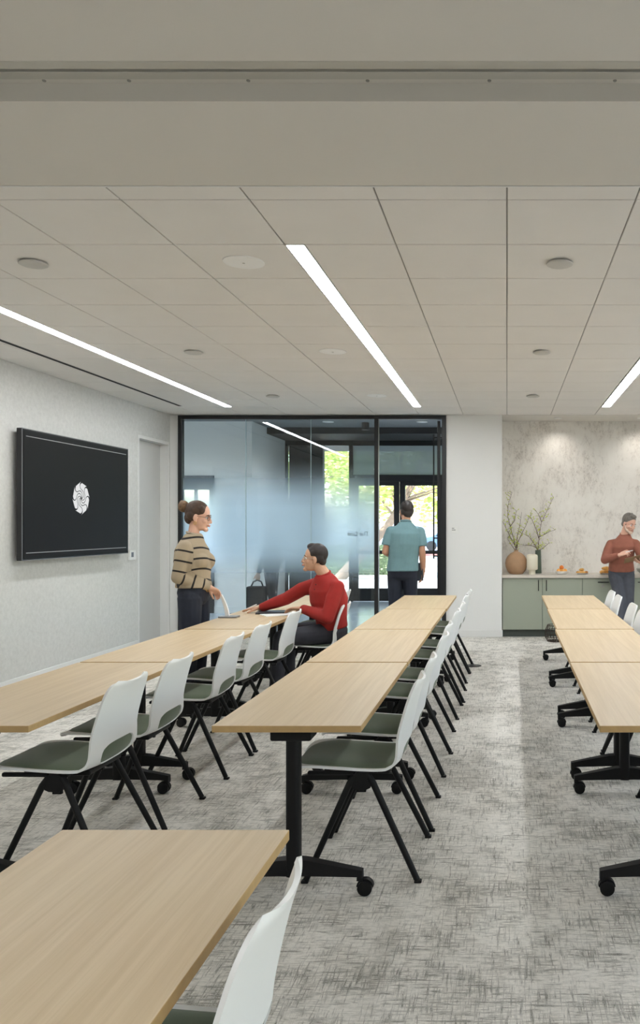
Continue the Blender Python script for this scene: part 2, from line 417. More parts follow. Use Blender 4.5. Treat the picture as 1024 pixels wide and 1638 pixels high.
# left door
d1 = thing('door_1', 'pale grey flush door set deep in the screen wall', 'door', (XL, 10.84, 0), kind='structure')
b = MB(d1.location)
b.box(XL-.15, XL+.004, 10.36, 10.40, 0, 2.72).box(XL-.15, XL+.004, 11.285, 11.315, 0, 2.72).box(XL-.15, XL+.004, 10.40, 11.285, 2.68, 2.72)
b.build('door_frame', 'trim_white', d1)
MB(d1.location).box(XL-.150, XL-.110, 10.402, 11.283, .008, 2.678, bev=.003).build('door_leaf', 'door_paint', d1)
MB(d1.location).box(XL-.149, XL-.148, 10.39, 11.29, 0, 2.70).build('door_stop', 'black_slot', d1)

# ---------------- ceiling: mineral tiles in a narrow grid, lights cut in
P = .612; CX0 = -P*7; Y0 = 3.862 - P
ceil = tag(MB().box(XL-.15, XR+.15, 3.5, YW+.2, 3.17, 3.35).build('ceiling', 'grid_grey'), 'suspended ceiling of square off-white tiles', 'ceiling', kind='structure')
REAR = (-3.4, .3)
LIGHTS = [(-3.68, -3.575), (-1.224, -1.115), (1.235, 1.35), (3.68, 3.79)]; LY0, LY1 = 3.862 + P, 3.862 + 11*P
xs = [XL] + [CX0 + P*i for i in range(0, 17)]; xs = [x for x in xs if x < XR] + [XR]
ys = [3.60] + [3.862 + P*i for i in range(0, 13)] ; ys = [y for y in ys if y < YG] + [YG]
for i in range(len(xs)-1):
    for j in range(len(ys)-1):
        x0, x1 = xs[i], xs[i+1]
        if ys[j] > LY0 - .01 and ys[j+1] < LY1 + .01:
            for a, c in LIGHTS:
                if x0 - .02 <= a < x1 - .05: x0 = c
                elif x0 < a < x1: x1 = a
        g = .0038
        MB().box(x0+g, x1-g, ys[j]+.0046, ys[j+1]-.0046, HC, HC+.03, bev=.002).build('ceiling_tile', 'tile_white', ceil)
b = MB()
for x in xs[1:-1]: b.box(x-.004, x+.004, 3.6, YG, HC+.008, HC+.05)
for y in ys[1:-1]: b.box(XL, XR, y-.004, y+.004, HC+.012, HC+.05)
b.build('grid_rail', 'grid_grey', ceil)
names = ['running over the aisle by the screen wall', 'starting in the middle of the ceiling above the central tables', 'running over the tables at the right', 'beyond the right edge over the side aisle']
for k, (a, c) in enumerate(LIGHTS):
    t = thing('linear_light', 'long white recessed strip light ' + names[k], 'ceiling light', ((a+c)/2, (LY0+LY1)/2, HC), group='recessed strip lights')
    MB(t.location).box(a+.006, c-.006, LY0+.01, LY1-.01, HC+.003, HC+.012).build('lens', 'strip_lens', t)
    MB(t.location).box(a, a+.006, LY0, LY1, HC-.001, HC+.06).box(c-.006, c, LY0, LY1, HC-.001, HC+.06).box(a, c, LY0, LY0+.01, HC-.001, HC+.06).box(a, c, LY1-.01, LY1, HC-.001, HC+.06).build('housing', 'trim_white', t)
for k, (a, c) in enumerate(LIGHTS):                     # unseen strips added to brighten the near table and header
    t = thing('linear_light', 'added strip light brightening the near half, %s from the screen wall' % ORD[k], 'ceiling light', ((a+c)/2, (REAR[0]+REAR[1])/2, 3.115), group='recessed strip lights')
    MB(t.location).box(a+.006, c-.006, REAR[0]+.01, REAR[1]-.01, 3.109, 3.114).build('lens', 'strip_lens', t)
    MB(t.location).box(a, a+.006, *REAR, 3.107, 3.115).box(c-.006, c, *REAR, 3.107, 3.115).build('housing', 'trim_white', t)
# recess soffit and its downlights
slab('ceiling_recess', 'ceil_paint', 'plain painted ceiling strip above the cabinets', 'ceiling', (-.07, XR, YG, YW, 3.10, 3.17))
for k, (x, lb) in enumerate([(.73, 'small round downlight above the vases'), (1.93, 'small round downlight above the man with the clipboard'), (3.13, 'small round downlight past the right edge over the counter')]):
    t = thing('downlight', lb, 'downlight', (x, 11.66, 3.10), group='wall washing downlights')
    MB(t.location).lathe([(.045, 3.094), (.058, 3.094), (.058, 3.10), (.045, 3.10)], (x, 11.66, 0), 28).build('trim_ring', 'trim_white', t, 40)
    MB(t.location).lathe([(.001, 3.0965), (.046, 3.0965), (.046, 3.099), (.001, 3.099)], (x, 11.66, 0), 28).build('lens', 'down_lens', t)
    ld = bpy.data.lights.new('downlight_beam', 'SPOT'); ld.energy = 15; ld.spot_size = R(110); ld.spot_blend = 1.0; ld.shadow_soft_size = .04; ld.color = (1, .95, .88)
    lo = bpy.data.objects.new('downlight_beam', ld); C.objects.link(lo); lo.parent = t; lo.location = (0, 0, -.02); lo.rotation_euler = (R(17), 0, 0)
# header and partition track near the viewer
slab('trim_1', 'ceil_paint', 'flat dropped ceiling header crossing the room', 'header', (XL, XR, 2.88, 3.60, 3.06, 3.35))
slab('trim_2', 'trim_white', 'thin bright edge trim where header meets tiles', 'trim', (XL, XR, 3.594, 3.604, 3.056, 3.12))
slab('ceiling_front', 'ceil_paint', 'plain painted ceiling on the near side of the track', 'ceiling', (XL-.15, XR+.15, YB-.15, 2.69, 3.115, 3.35), (XL-.15, XR+.15, 2.69, 2.88, 3.15, 3.35))
tk = thing('trim_3', 'aluminium sliding partition track with a dark slot', 'track', (0, 2.79, 3.12), kind='structure')
o = tk.location
MB(o).box(XL, XR, 2.80, 2.845, 3.118, 3.15, bev=.002).build('track_rail', 'track_alu', tk)
MB(o).box(XL, XR, 2.735, 2.782, 3.118, 3.15, bev=.002).build('track_rail', 'track_alu', tk)
MB(o).box(XL, XR, 2.845, 2.88, 3.124, 3.15).build('track_flange', 'ceil_paint', tk)
MB(o).box(XL, XR, 2.69, 2.735, 3.120, 3.15).build('track_flange', 'ceil_paint', tk)
MB(o).box(XL, XR, 2.782, 2.80, 3.146, 3.15).build('track_slot', 'black_slot', tk)
for px in (70, 206, 397, 588, 783, 984):
    x = (px-811)/1300*2.86; MB(o).lathe([(.001, 3.121), (.006, 3.121), (.007, 3.124), (.001, 3.124)], (x, 2.862, 0), 12).build('screw', 'grid_grey', tk)
# slot diffuser
t = thing('slot_diffuser', 'thin black linear air slot in the ceiling by the screen wall', 'air slot', (-4.22, 6.9, HC))
MB(t.location).box(-4.244, -4.196, 3.7, 10.5, HC-.003, HC+.001).build('slot', 'black_slot', t)
MB(t.location).box(-4.252, -4.244, 3.7, 10.5, HC-.003, HC+.001).box(-4.196, -4.188, 3.7, 10.5, HC-.003, HC+.001).build('slot_edge', 'tile_white', t)
# ceiling devices
where = ['nearest the viewer', 'halfway down the room', 'nearest the glass front']
for k, y in enumerate((4.77, 7.21, 9.65)):
    for x, col in ((-2.78, 'on the screen side'), (.31, 'over the open aisle')):
        t = thing('ceiling_detector', 'small round ceiling disc %s, %s' % (col, where[k]), 'detector', (x, y, HC), group='small ceiling discs')
        MB(t.location).lathe([(.001, HC-.022), (.066, HC-.022), (.078, HC-.016), (.079, HC-.010), (.060, HC-.008), (.060, HC), (.001, HC)], (x, y, 0), 32).build('cover', 'device_grey', t, 40)
    t = thing('ceiling_speaker', 'large flat round ceiling speaker, ' + where[k], 'speaker', (-1.545, y, HC), group='round ceiling speakers')
    MB(t.location).lathe([(.001, HC-.007), (.105, HC-.007), (.118, HC-.004), (.119, HC), (.001, HC)], (-1.545, y, 0), 40).build('grille', 'device_white', t, 40)
    MB(t.location).lathe([(.001, HC-.009), (.008, HC-.009), (.008, HC-.006), (.001, HC-.006)], (-1.545, y, 0), 12).build('badge', 'device_grey', t)

# ---------------- glass front
w = thing('window_1', 'black framed glass front with graduated frosted film', 'glass wall', (-2.7, YG, 0), kind='structure')
o = w.location; FY0, FY1 = YG-.03, YG+.07
b = MB(o)
b.box(-4.584, -4.535, FY0, FY1, 0, 3.094).box(-4.535, -1.848, FY0, FY1, 3.042, 3.094).box(-4.535, -1.848, FY0, FY1, 0, .05).build('frame', 'black_frame', w)
MB(o).box(-1.848, -1.792, FY0, FY1, 0, 3.094, bev=.003).build('mullion', 'black_frame', w)
for x0, x1 in ((-4.535, -3.654), (-3.648, -2.744), (-2.738, -1.848)):
    p = MB(o).box(x0, x1, YG+.012, YG+.024, .05, 3.042).build('pane', 'glass_clear', w)
    p.data.materials.append(MATS['glass_film']); p.data.materials.append(MATS['glass_edge'])
    for f in p.data.polygons:
        f.material_index = 1 if f.normal.y > .5 else (0 if f.normal.y < -.5 else 2)
for x in (-3.651, -2.741): MB(o).box(x-.003, x+.003, YG+.011, YG+.025, .05, 3.042).build('glass_joint', 'glass_edge', w)
# lettering on the outer face of the glass, read from the lobby
cu = bpy.data.curves.new('lettering', 'FONT'); cu.body = 'The Line'; cu.size = .085; cu.extrude = .0008
to = bpy.data.objects.new('lettering', cu); C.objects.link(to)
dg = bpy.context.evaluated_depsgraph_get(); dg.update(); me = bpy.data.meshes.new_from_object(to.evaluated_get(dg)); bpy.data.objects.remove(to)
me.materials.clear(); me.materials.append(MATS['lobby_text'])
xw = [v.co.x for v in me.vertices]; sc = .30/(max(xw)-min(xw))
for v in me.vertices: v.co = Vector((-v.co.x*sc, -v.co.z, v.co.y*sc))
me.flip_normals()
lt = link('lettering', me, w, (-1.93+2.7, .026, 1.556-(857-841)/1300*11.37)); lt['label'] = 'small grey lettering seen mirrored on the frosted glass'
# open glass door
d2 = thing('door_2', 'black framed glass door standing open into the lobby', 'door', (-.90, YG, 0), kind='structure')
o = d2.location
MB(o).box(-.905, -.847, FY0, FY1, 0, 3.094).box(-1.792, -.905, FY0, FY1, 3.042, 3.094).build('door_frame', 'black_frame', d2)
piv = Vector((-.955, YG+.07, 0)); end = Vector((-1.038, YG+.98, 0)); ang = math.atan2(end.y-piv.y, end.x-piv.x); L = (end-piv).length
M = Matrix.Rotation(ang, 3, 'Z')
def leafbox(b, x0, x1, t0, t1, z0, z1): return b.box(piv.x+x0, piv.x+x1, piv.y+t0, piv.y+t1, z0, z1, rot=M, piv=piv)
b = MB(o)
for q in ((0, .03), (L-.03, L)): leafbox(b, q[0], q[1], -.02, .02, .012, 3.03)
leafbox(b, .03, L-.03, -.02, .02, .012, .10); leafbox(b, .03, L-.03, -.02, .02, 2.97, 3.03)
b.build('door_leaf', 'black_frame', d2)
leafbox(MB(o), .03, L-.03, -.005, .005, .10, 2.97).build('pane', 'glass_clear', d2)
for sgn in (-1, 1):
    h = leafbox(MB(o), L-.10, L-.075, sgn*.072-.012, sgn*.072+.012, 1.06, 2.93).build('pull_bar', 'black_frame', d2)
    b = MB(o)
    for z in (1.10, 1.37, 2.88): leafbox(b, L-.098, L-.077, min(sgn*.02, sgn*.07), max(sgn*.02, sgn*.07), z-.01, z+.01)
    b.build('bracket', 'black_frame', h).parent = d2
# small wall plaque
t = thing('wall_plaque', 'small white plaque with two grey text lines on the white column', 'plaque', (-.735, YG, 1.5))
MB(t.location).box(-.777, -.690, YG-.008, YG, 1.453, 1.547, bev=.002).build('plate', 'plaque', t)
for z, x1 in ((1.520, -.735), (1.497, -.717)): MB(t.location).box(-.768, x1, YG-.0092, YG-.008, z-.006, z+.006).build('text_line', 'plaque_text', t)

# ---------------- lobby beyond the glass
slab('floor_lobby', 'floor_lobby', 'smooth pale lobby floor behind the glass', 'floor', (-9, 3, YG+.06, 16.66, -.1, 0))
slab('ceiling_lobby', 'lobby_grey', 'grey lobby ceiling behind the glass', 'ceiling', (-9, 3, YG+.15, 15.4, 3.42, 3.6))
slab('ceiling_bulkhead', 'lobby_dark', 'dark bulkhead above the lobby entrance', 'bulkhead', (-9, 3, 15.4, 16.9, 3.30, 3.7), (-9, 3, 16.9, 18.4, 3.24, 3.7))
slab('wall_lobby', 'wall_white', 'white lobby wall seen through the frosted glass', 'wall', (-9, -5.87, 14.5, 14.65, 0, 3.42), (-5.87, -5.22, 14.5, 14.65, 2.45, 3.42), (-5.22, -4.55, 14.5, 14.65, 0, 3.42), (-4.70, -4.55, 14.65, 16.66, 0, 3.42))
slab('wall_lobby_side', 'wall_white', 'white far left lobby wall', 'wall', (-9.15, -9, YG, YG+.3, 0, 3.6), (-9.15, -9, YG+.3, 14.5, 0, .3), (-9.15, -9, YG+.3, 14.5, 3.2, 3.6), (-9.15, -9, 14.5, 16.66, 0, 3.6))
slab('wall_lobby_near', 'wall_white', 'white lobby wall continuing the glass front to the left', 'wall', (-9, XL-.15, YG, YG+.15, 0, 3.6))
w = thing('window_3', 'unseen tall side window added to light the lobby from the left', 'window', (-9.07, 13.0, 0), kind='structure')  # unseen glazing added to bring daylight into the lobby
MB(w.location).box(-9.12, -9.02, 12.9, 12.96, .3, 3.2).build('mullion', 'black_frame', w)
MB(w.location).box(-9.08, -9.07, YG+.3, 14.5, .3, 3.2).build('pane', 'glass_clear', w)
slab('wall_lobby_right', 'wall_white', 'white lobby wall hidden behind the column', 'wall', (1.2, 1.35, YW+.15, 16.66, 0, 3.6))
slab('baseboard_lobby', 'trim_white', 'white baseboard along the lobby wall', 'baseboard', (-5.22, -4.55, 14.485, 14.5, 0, .12))
d5 = thing('door_5', 'dark double door with bright panes at the far left of the lobby', 'door', (-5.55, 14.5, 0), kind='structure')
o = d5.location
MB(o).box(-5.87, -5.82, 14.47, 14.66, 0, 2.45).box(-5.30, -5.22, 14.47, 14.66, 0, 2.45).box(-5.82, -5.30, 14.47, 14.66, 2.36, 2.45).build('door_frame', 'black_frame', d5)
MB(o).box(-5.60, -5.55, 14.55, 14.6, 0, 2.36).box(-5.82, -5.30, 14.55, 14.6, 2.20, 2.36).box(-5.82, -5.30, 14.55, 14.6, 0, .25).build('door_rail', 'black_frame', d5)
for x0, x1 in ((-5.82, -5.60), (-5.55, -5.30)): MB(o).box(x0, x1, 14.57, 14.58, .25, 2.20).build('pane', 'glass_clear', d5)
# entrance storefront
w = thing('window_2', 'dark framed entrance glazing at the end of the lobby', 'glazing', (-3.0, 16.7, 0), kind='structure')
o = w.location; A, B_ = 16.66, 16.76
b = MB(o)
b.box(-4.55, -4.50, A, B_, 0, 3.42).box(-3.24, -3.16, A, B_, 0, 3.42).box(-1.27, -1.19, A, B_, 0, 3.42).box(-4.50, 1.2, A, B_, 3.20, 3.34)
b.box(-4.50, -3.24, A, B_, 0, .22).box(-3.16, -1.27, A, B_, 2.46, 2.60).box(-1.19, 1.2, A, B_, 0, .22).build('frame', 'black_frame', w)
MB(o).box(-4.50, -3.24, 16.70, 16.712, .22, 3.20).build('pane', 'glass_clear', w)
MB(o).box(-3.16, -1.27, 16.70, 16.712, 2.60, 3.20).build('pane', 'glass_dim', w)
MB(o).box(-1.19, 1.2, 16.70, 16.712, .22, 3.20).build('pane', 'glass_clear', w)
MB(o).box(-4.50, -3.80, 16.78, 16.95, .0, 3.24).build('outer_pier', 'lobby_dark', w)
for nm, x0, x1, lb in (('door_3', -3.16, -2.21, 'left leaf of the dark framed glass entrance doors'), ('door_4', -2.20, -1.27, 'right leaf of the dark framed glass entrance doors')):
    d = thing(nm, lb, 'door', ((x0+x1)/2, 16.7, 0), kind='structure'); o = d.location
    MB(o).box(x0, x0+.11, 16.68, 16.74, .01, 2.46).box(x1-.11, x1, 16.68, 16.74, .01, 2.46).box(x0+.11, x1-.11, 16.68, 16.74, .01, .27).box(x0+.11, x1-.11, 16.68, 16.74, 2.38, 2.46).build('door_rail', 'black_frame', d)
    MB(o).box(x0+.11, x1-.11, 16.70, 16.712, .27, 2.38).build('pane', 'glass_clear', d)
    MB(o).box(x0+.05, x1-.05, 16.60, 16.63, .98, 1.05).box(x0+.06, x0+.09, 16.63, 16.68, .99, 1.04).box(x1-.09, x1-.06, 16.63, 16.68, .99, 1.04).build('push_bar', 'black_frame', d)
for x, y, lb in ((-3.2, 14.55, 'round recessed lobby light left of the mullion'), (-1.52, 14.55, 'round recessed lobby light above the open doorway'), (-5.6, 13.0, 'round recessed lobby light near the left lobby wall'),
                 (-3.2, 12.6, 'added fill light in the lobby just behind the glass'), (-7.4, 13.0, 'added fill light in the lobby by the side window'), (-.4, 13.4, 'added fill light in the lobby behind the column')):  # these three are unseen, added to brighten the lobby
    t = thing('lobby_light', lb, 'downlight', (x, y, 3.42), group='recessed lobby lights')
    MB(t.location).lathe([(.085, 3.412), (.10, 3.412), (.10, 3.42), (.085, 3.42)], (x, y, 0), 28).build('trim_ring', 'trim_white', t, 40)
    MB(t.location).lathe([(.001, 3.414), (.086, 3.414), (.086, 3.418), (.001, 3.418)], (x, y, 0), 28).build('lens', 'lobby_lens', t)
    ld = bpy.data.lights.new('lobby_beam', 'SPOT'); ld.energy = 130; ld.spot_size = R(150); ld.spot_blend = 1.0; ld.shadow_soft_size = .085; ld.color = (.93, .97, 1)
    lo = bpy.data.objects.new('lobby_beam', ld); C.objects.link(lo); lo.parent = t; lo.location = (0, 0, -.03)
t = thing('cylinder_light', 'small dark surface mounted cylinder light in the lobby', 'ceiling light', (-2.56, 14.7, 3.42))
MB(t.location).lathe([(.062, 3.29), (.068, 3.29), (.068, 3.42), (.001, 3.42), (.001, 3.41), (.062, 3.41)], (-2.56, 14.7, 0), 24).build('housing', 'black_frame', t, 40)
MB(t.location).lathe([(.001, 3.293), (.062, 3.293), (.062, 3.30), (.001, 3.30)], (-2.56, 14.7, 0), 24).build('lens', 'down_lens', t)
# unseen roof slab added to keep the sun out of the building
slab('roof', 'lobby_grey', 'unseen flat roof blocking the sun over meeting room and lobby', 'roof', (-9.2, 5.6, YB-.3, 17.3, 3.72, 3.9))

# ================================================================== outside
slab('ground', 'concrete', 'bright concrete forecourt outside the entrance', 'ground', (-60, 60, 16.66, 42, -.12, -.02), (5.5, 60, -30, 16.66, -.12, -.02), (-60, -9.3, -30, 16.66, -.12, -.02))
slab('ground_road', 'asphalt', 'pale sunlit road beyond the forecourt', 'ground', (-80, 80, 42.3, 90, -.14, -.04))
slab('kerb', 'kerb_pink', 'faded red kerb edge along the road', 'kerb', (-80, 80, 42, 42.3, -.12, .10))
slab('wall_boundary', 'wall_out', 'pale low boundary wall across the road', 'wall', (-60, 60, 60, 60.4, -.1, 1.7))
def leaves(n, sampler, size, material, name, parent, org):
    vs, fs = [], []
    for i in range(n):
        p = sampler(); a = Vector((random.gauss(0,1), random.gauss(0,1), random.gauss(0,1))).normalized(); u, w_ = frame(a); s = size*random.uniform(.6, 1.3)
        k = len(vs); vs += [tuple(p - u*s - org), tuple(p + w_*s*.45 - org), tuple(p + u*s - org), tuple(p - w_*s*.45 - org)]; fs.append((k, k+1, k+2, k+3))
    me = bpy.data.meshes.new(name); me.from_pydata(vs, [], fs); me.materials.append(MATS[material]); ob = link(name, me, parent); ob['kind'] = 'stuff'; return ob
def tree(loc, h, lean, label, n=5200, crown=(3.2, 2.4, 2.2), cz=4.0, rad=.20):
    t = thing('street_tree', label, 'tree', loc, group='trees outside the entrance'); L0 = Vector(loc)
    top = L0 + Vector((lean[0], lean[1], h*.62))
    mid = L0.lerp(top, .5) + Vector((lean[0]*.15, 0, .1))
    MB(loc).path([L0 - Vector((0, 0, .05)), L0.lerp(mid, .5), mid, top], [rad*1.2, rad, rad*.85, rad*.6], 10).build('trunk', 'bark', t, 60)
    cc = L0 + Vector((lean[0]*1.1, lean[1]*1.1, cz)); blobs = []
    for k in range(11):
        a = 2*math.pi*k/11 + random.uniform(-.3, .3); q = cc + Vector((math.cos(a)*crown[0]*random.uniform(.4, .8), math.sin(a)*crown[1]*random.uniform(.4, .8), random.uniform(-.75, .55)*crown[2]))
        st = mid.lerp(top, random.uniform(.2, 1))
        MB(loc).path([st, st.lerp(q, .5) + Vector((0, 0, .25)), q], [rad*.28, rad*.18, rad*.07], 7).build('branch', 'bark', t, 60); blobs.append(q)
    def samp():
        q = random.choice(blobs); r = random.random()**.45*1.15
        d = Vector((random.gauss(0,1), random.gauss(0,1), random.gauss(0,.8))).normalized(); return q + d*r
    leaves(n, samp, .115, 'leaf_tree', 'foliage', t, L0)
tree((-5.0, 24.0, -.02), 4.6, (2.2, .4), 'leaning pale tree outside the left entrance leaf', 3600, rad=.15)
tree((.3, 29.5, -.02), 4.8, (-.7, .5), 'leafy tree outside the right entrance leaf', 4200, rad=.13)
tree((-8.9, 30.0, -.02), 5.6, (.5, 0), 'leafy tree seen through the side window of the lobby', 3600, cz=4.7)
tree((-4.6, 38.5, -.02), 5.6, (-.4, 0), 'tree farther off by the roadside kerb', 4200, (4.2, 2.5, 2.6), 4.6)
h = thing('hedge', 'low clipped green hedge on the forecourt', 'hedge', (-5.4, 26.5, -.02))
MB(h.location).box(-7.6, -3.65, 26.0, 27.0, -.02, .88, bev=.12, seg=3).build('hedge_core', 'hedge_core', h, 60)
def hs():
    x, y, z = random.uniform(-7.65, -3.6), random.uniform(25.95, 27.05), random.uniform(0, .93); k = random.random()
    if k < .55: y = 25.97
    elif k < .85: z = .91
    else: x = -3.61
    return Vector((x, y, z)) + Vector((random.gauss(0,.03), random.gauss(0,.03), random.gauss(0,.03)))
leaves(2600, hs, .05, 'hedge_leaf', 'foliage', h, h.location)
# parked car across the road
def car(loc, label):
    t = thing('parked_car', label, 'car', loc); x, y, z = loc
    prof = [(-2.1, .28), (-2.15, .62), (-2.0, .82), (-1.25, .92), (-.65, 1.40), (.75, 1.44), (1.45, .98), (2.05, .90), (2.15, .60), (2.1, .28)]
    MB(loc).prism([(x+a, z+c) for a, c in prof], 'y', y-.85, y+.85).build('body', 'car_paint', t, 30)
    MB(loc).prism([(x+a, z+c) for a, c in ((-1.1, .95), (-.58, 1.34), (.02, 1.37), (.02, .95))], 'y', y-.86, y-.85).prism([(x+a, z+c) for a, c in ((.1, .95), (.1, 1.37), (.70, 1.38), (1.3, .97))], 'y', y-.86, y-.85).build('side_window', 'car_glass', t)
    for dx in (-1.35, 1.35):
        b = MB(loc); b.tube((x+dx, y-.88, z+.32), (x+dx, y-.62, z+.32), .32, n=20); b.build('wheel', 'car_tyre', t, 40)
car((-3.4, 52, -.04), 'pale blue car parked across the road')
# ================================================================== furniture
TZ, TT, TW, TL = .74, .028, .61, 1.534
def make_table():
    t = thing('training_table', '', 'table')
    tp = MB().box(-TW/2, TW/2, -TL/2, TL/2, TZ-TT, TZ, bev=.0025, seg=2).build('tabletop', 'oak', t)
    tp.data.materials.append(MATS['oak_edge'])
    for f in tp.data.polygons: f.material_index = 0 if abs(f.normal.z) > .6 else 1
    MB().box(-.035, .035, -TL/2+.18, TL/2-.18, TZ-TT-.05, TZ-TT-.004, bev=.004).build('under_rail', 'black_metal', t)
    for sy in (-1, 1):
        y = sy*(TL/2-.118)
        MB().box(-.085, .085, y-.06, y+.06, TZ-TT-.052, TZ-TT, bev=.008, seg=2).build('flip_bracket', 'black_metal', t)
        p = MB()
        ring = lambda z: [Vector((.029*math.copysign(abs(math.cos(a))**.55, math.cos(a)), y+.036*math.copysign(abs(math.sin(a))**.55, math.sin(a)), z)) for a in [2*math.pi*(k+.5)/20 for k in range(20)]]
        p.loft([ring(.085), ring(TZ-TT-.05)]); p.build('post', 'black_metal', t, 40)
        f = MB()
        for sx in (-1, 1):
            def sec(x, z0, z1, hw): return [Vector((sx*x, y-hw, z0)), Vector((sx*x, y+hw, z0)), Vector((sx*x, y+hw*.8, z1)), Vector((sx*x, y-hw*.8, z1))]
            f.loft([sec(.0, .088, .155, .034), sec(.06, .088, .150, .031), sec(.275, .080, .108, .022), sec(.292, .070, .104, .020)])
            f.loft([sec(.268, .062, .085, .018), sec(.292, .062, .085, .018)])
        fo = f.build('foot', 'black_metal', t, 30)
        for sx in (-1, 1):
            cx = sx*.282; sw = random.choice((-1, 1))*.02
            c = MB()
            c.tube((cx, y, .05), (cx, y, .072), .006, n=8)
            for dy in (-.016, .016):
                c.loft([[Vector((cx+sw+.031*q*math.cos(a), y+dy+w_, .032+.031*q*math.sin(a))) for a in [2*math.pi*k/20 for k in range(20)]] for w_, q in ((-.010, .8), (-.008, 1), (.008, 1), (.010, .8))])
            c.loft([[Vector((cx+sw+.036*math.cos(a), y+w_, .034+.036*math.sin(a))) for a in [math.pi*(.02+.96*k/11) for k in range(12)]] + [Vector((cx+sw-.01, y+w_, .036)), Vector((cx+sw+.01, y+w_, .036))] for w_ in (-.014, .014)])
            c.build('caster', 'black_plastic', fo, 35)
    return t
def make_chair():
    t = thing('stacking_chair', '', 'chair')
    prof = [(.335, .462), (.328, .474), (.30, .484), (.22, .486), (.12, .480), (.02, .473), (-.06, .470), (-.105, .475), (-.138, .492), (-.158, .525), (-.170, .575), (-.182, .64), (-.198, .715), (-.216, .785), (-.238, .848)]
    # resample by arc length
    seg = [0]
    for a, c in zip(prof, prof[1:]): seg.append(seg[-1] + math.hypot(c[0]-a[0], c[1]-a[1]))
    S = seg[-1]
    def at(s):
        s = min(max(s, 0), S)
        for i in range(len(seg)-1):
            if s <= seg[i+1] + 1e-9:
                k = (s-seg[i])/(seg[i+1]-seg[i]); a, c = prof[i], prof[i+1]
                p0 = prof[max(i-1, 0)]; p3 = prof[min(i+2, len(prof)-1)]
                f = lambda q: .5*((2*a[q]) + (-p0[q]+c[q])*k + (2*p0[q]-5*a[q]+4*c[q]-p3[q])*k*k + (-p0[q]+3*a[q]-3*c[q]+p3[q])*k**3)
                return f(0), f(1)
    def half(s):
        w = .222 + .010*math.sin(math.pi*min(s/(S*.55), 1)) - .030*max(0, (s/S-.55)/.45)
        for dist, r in ((s, .085), (S-s, .07)):
            if dist < r: w -= r*(1 - math.sqrt(max(0, 1-((r-dist)/r)**2)))
        return w
    NU, NV = 28, 64
    sl = [S*(.5-.5*math.cos(math.pi*j/NV))*.35 + S*j/NV*.65 for j in range(NV+1)]
    def pt(u, s, off=0.):
        x, z = at(s); x1, z1 = at(s+.004); x0, z0 = at(s-.004)
        tx, tz = x1-x0, z1-z0; l = math.hypot(tx, tz) or 1; nx, nz = tz/l, -tx/l    # towards the sitter
        if nz < 0 and s < S*.5: nx, nz = -nx, -nz
        if s >= S*.5 and nx < 0: nx, nz = -nx, -nz
        k = s/S; bk = min(max((k-.5)/.2, 0), 1)
        dish = (.010*(1-bk) + .038*bk*(1-.35*max(0, (k-.75)/.25)))*abs(u)**2.2
        return Vector((x + nx*(dish+off), half(s)*u, z + nz*(dish+off)))
    s0, b0, a0 = S*.575, S*.075, .70
    # find bend arc position for opening: centre just above the seat bend
    s_open = next(s for s in [S*i/400 for i in range(400)] if at(s)[1] > .532 and at(s)[0] < 0)
    def inside(u, s):
        q = (s - s_open)/(.072 if s < s_open else .048)
        return (abs(u)/.66)**2.6 + abs(q)**2.6
    us = [-1 + 2*i/NU for i in range(NU+1)]
    grid = [[[u, s] for u in us] for s in sl]
    keep = [[True]*NU for _ in range(NV)]
    for j in range(NV):
        for i in range(NU):
            if inside((us[i]+us[i+1])/2, (sl[j]+sl[j+1])/2) < 1: keep[j][i] = False
    for j in range(1, NV):
        for i in range(1, NU):
            q = [keep[j-1][i-1], keep[j-1][i], keep[j][i-1], keep[j][i]]
            if any(q) and not all(q):
                u, s = us[i], sl[j]; k = inside(u, s)**(1/2.6)
                grid[j][i] = [u/k, s_open + (s-s_open)/k]
    vs = [pt(*grid[j][i]) for j in range(NV+1) for i in range(NU+1)]
    fs = [(j*(NU+1)+i, j*(NU+1)+i+1, (j+1)*(NU+1)+i+1, (j+1)*(NU+1)+i) for j in range(NV) for i in range(NU) if keep[j][i]]
    me = bpy.data.meshes.new('shell'); me.from_pydata(vs, [], fs); me.materials.append(MATS['shell_white'])
    bm = bmesh.new(); bm.from_mesh(me); bmesh.ops.delete(bm, geom=[v for v in bm.verts if not v.link_faces], context='VERTS'); bmesh.ops.recalc_face_normals(bm, faces=bm.faces); bm.to_mesh(me); bm.free()
    sh = link('shell', me, t)
    so = sh.modifiers.new('s', 'SOLIDIFY'); so.thickness = .011; so.offset = 0
    bake(sh); sh.data.polygons.foreach_set('use_smooth', [True]*len(sh.data.polygons)); sh.data.set_sharp_from_angle(angle=R(50))
    # pad: domed cushion lying in the seat
    NU2, NV2 = 24, 40; send = s_open + .042; st_ = .012
    top, bot = [], []
    for j in range(NV2+1):
        for i in range(NU2+1):
            u, v = -1+2*i/NU2, -1+2*j/NV2
            r = (abs(u)**4 + abs(v)**4)**.25
            e = max(abs(u), abs(v)); k = e/r if r > 0 else 1       # rounded-square footprint
            uu, vv = u*k, v*k
            s = st_ + (send-st_)*(vv+1)/2
            rr = e
            hgt = .007 + .017*(1-rr**5)*(1 if vv < .55 else max(.25, 1-(vv-.55)/.45))
            top.append(pt(uu*(.93-.16*max(0, vv-.45)), s, hgt if rr < .999 else .006)); bot.append(pt(uu*(.93-.16*max(0, vv-.45)), s, .0005))
    W = NU2+1; n = len(top); fs = []
    for j in range(NV2):
        for i in range(NU2):
            a = j*W+i; fs.append((a, a+1, a+W+1, a+W)); fs.append((n+a, n+a+W, n+a+W+1, n+a+1))
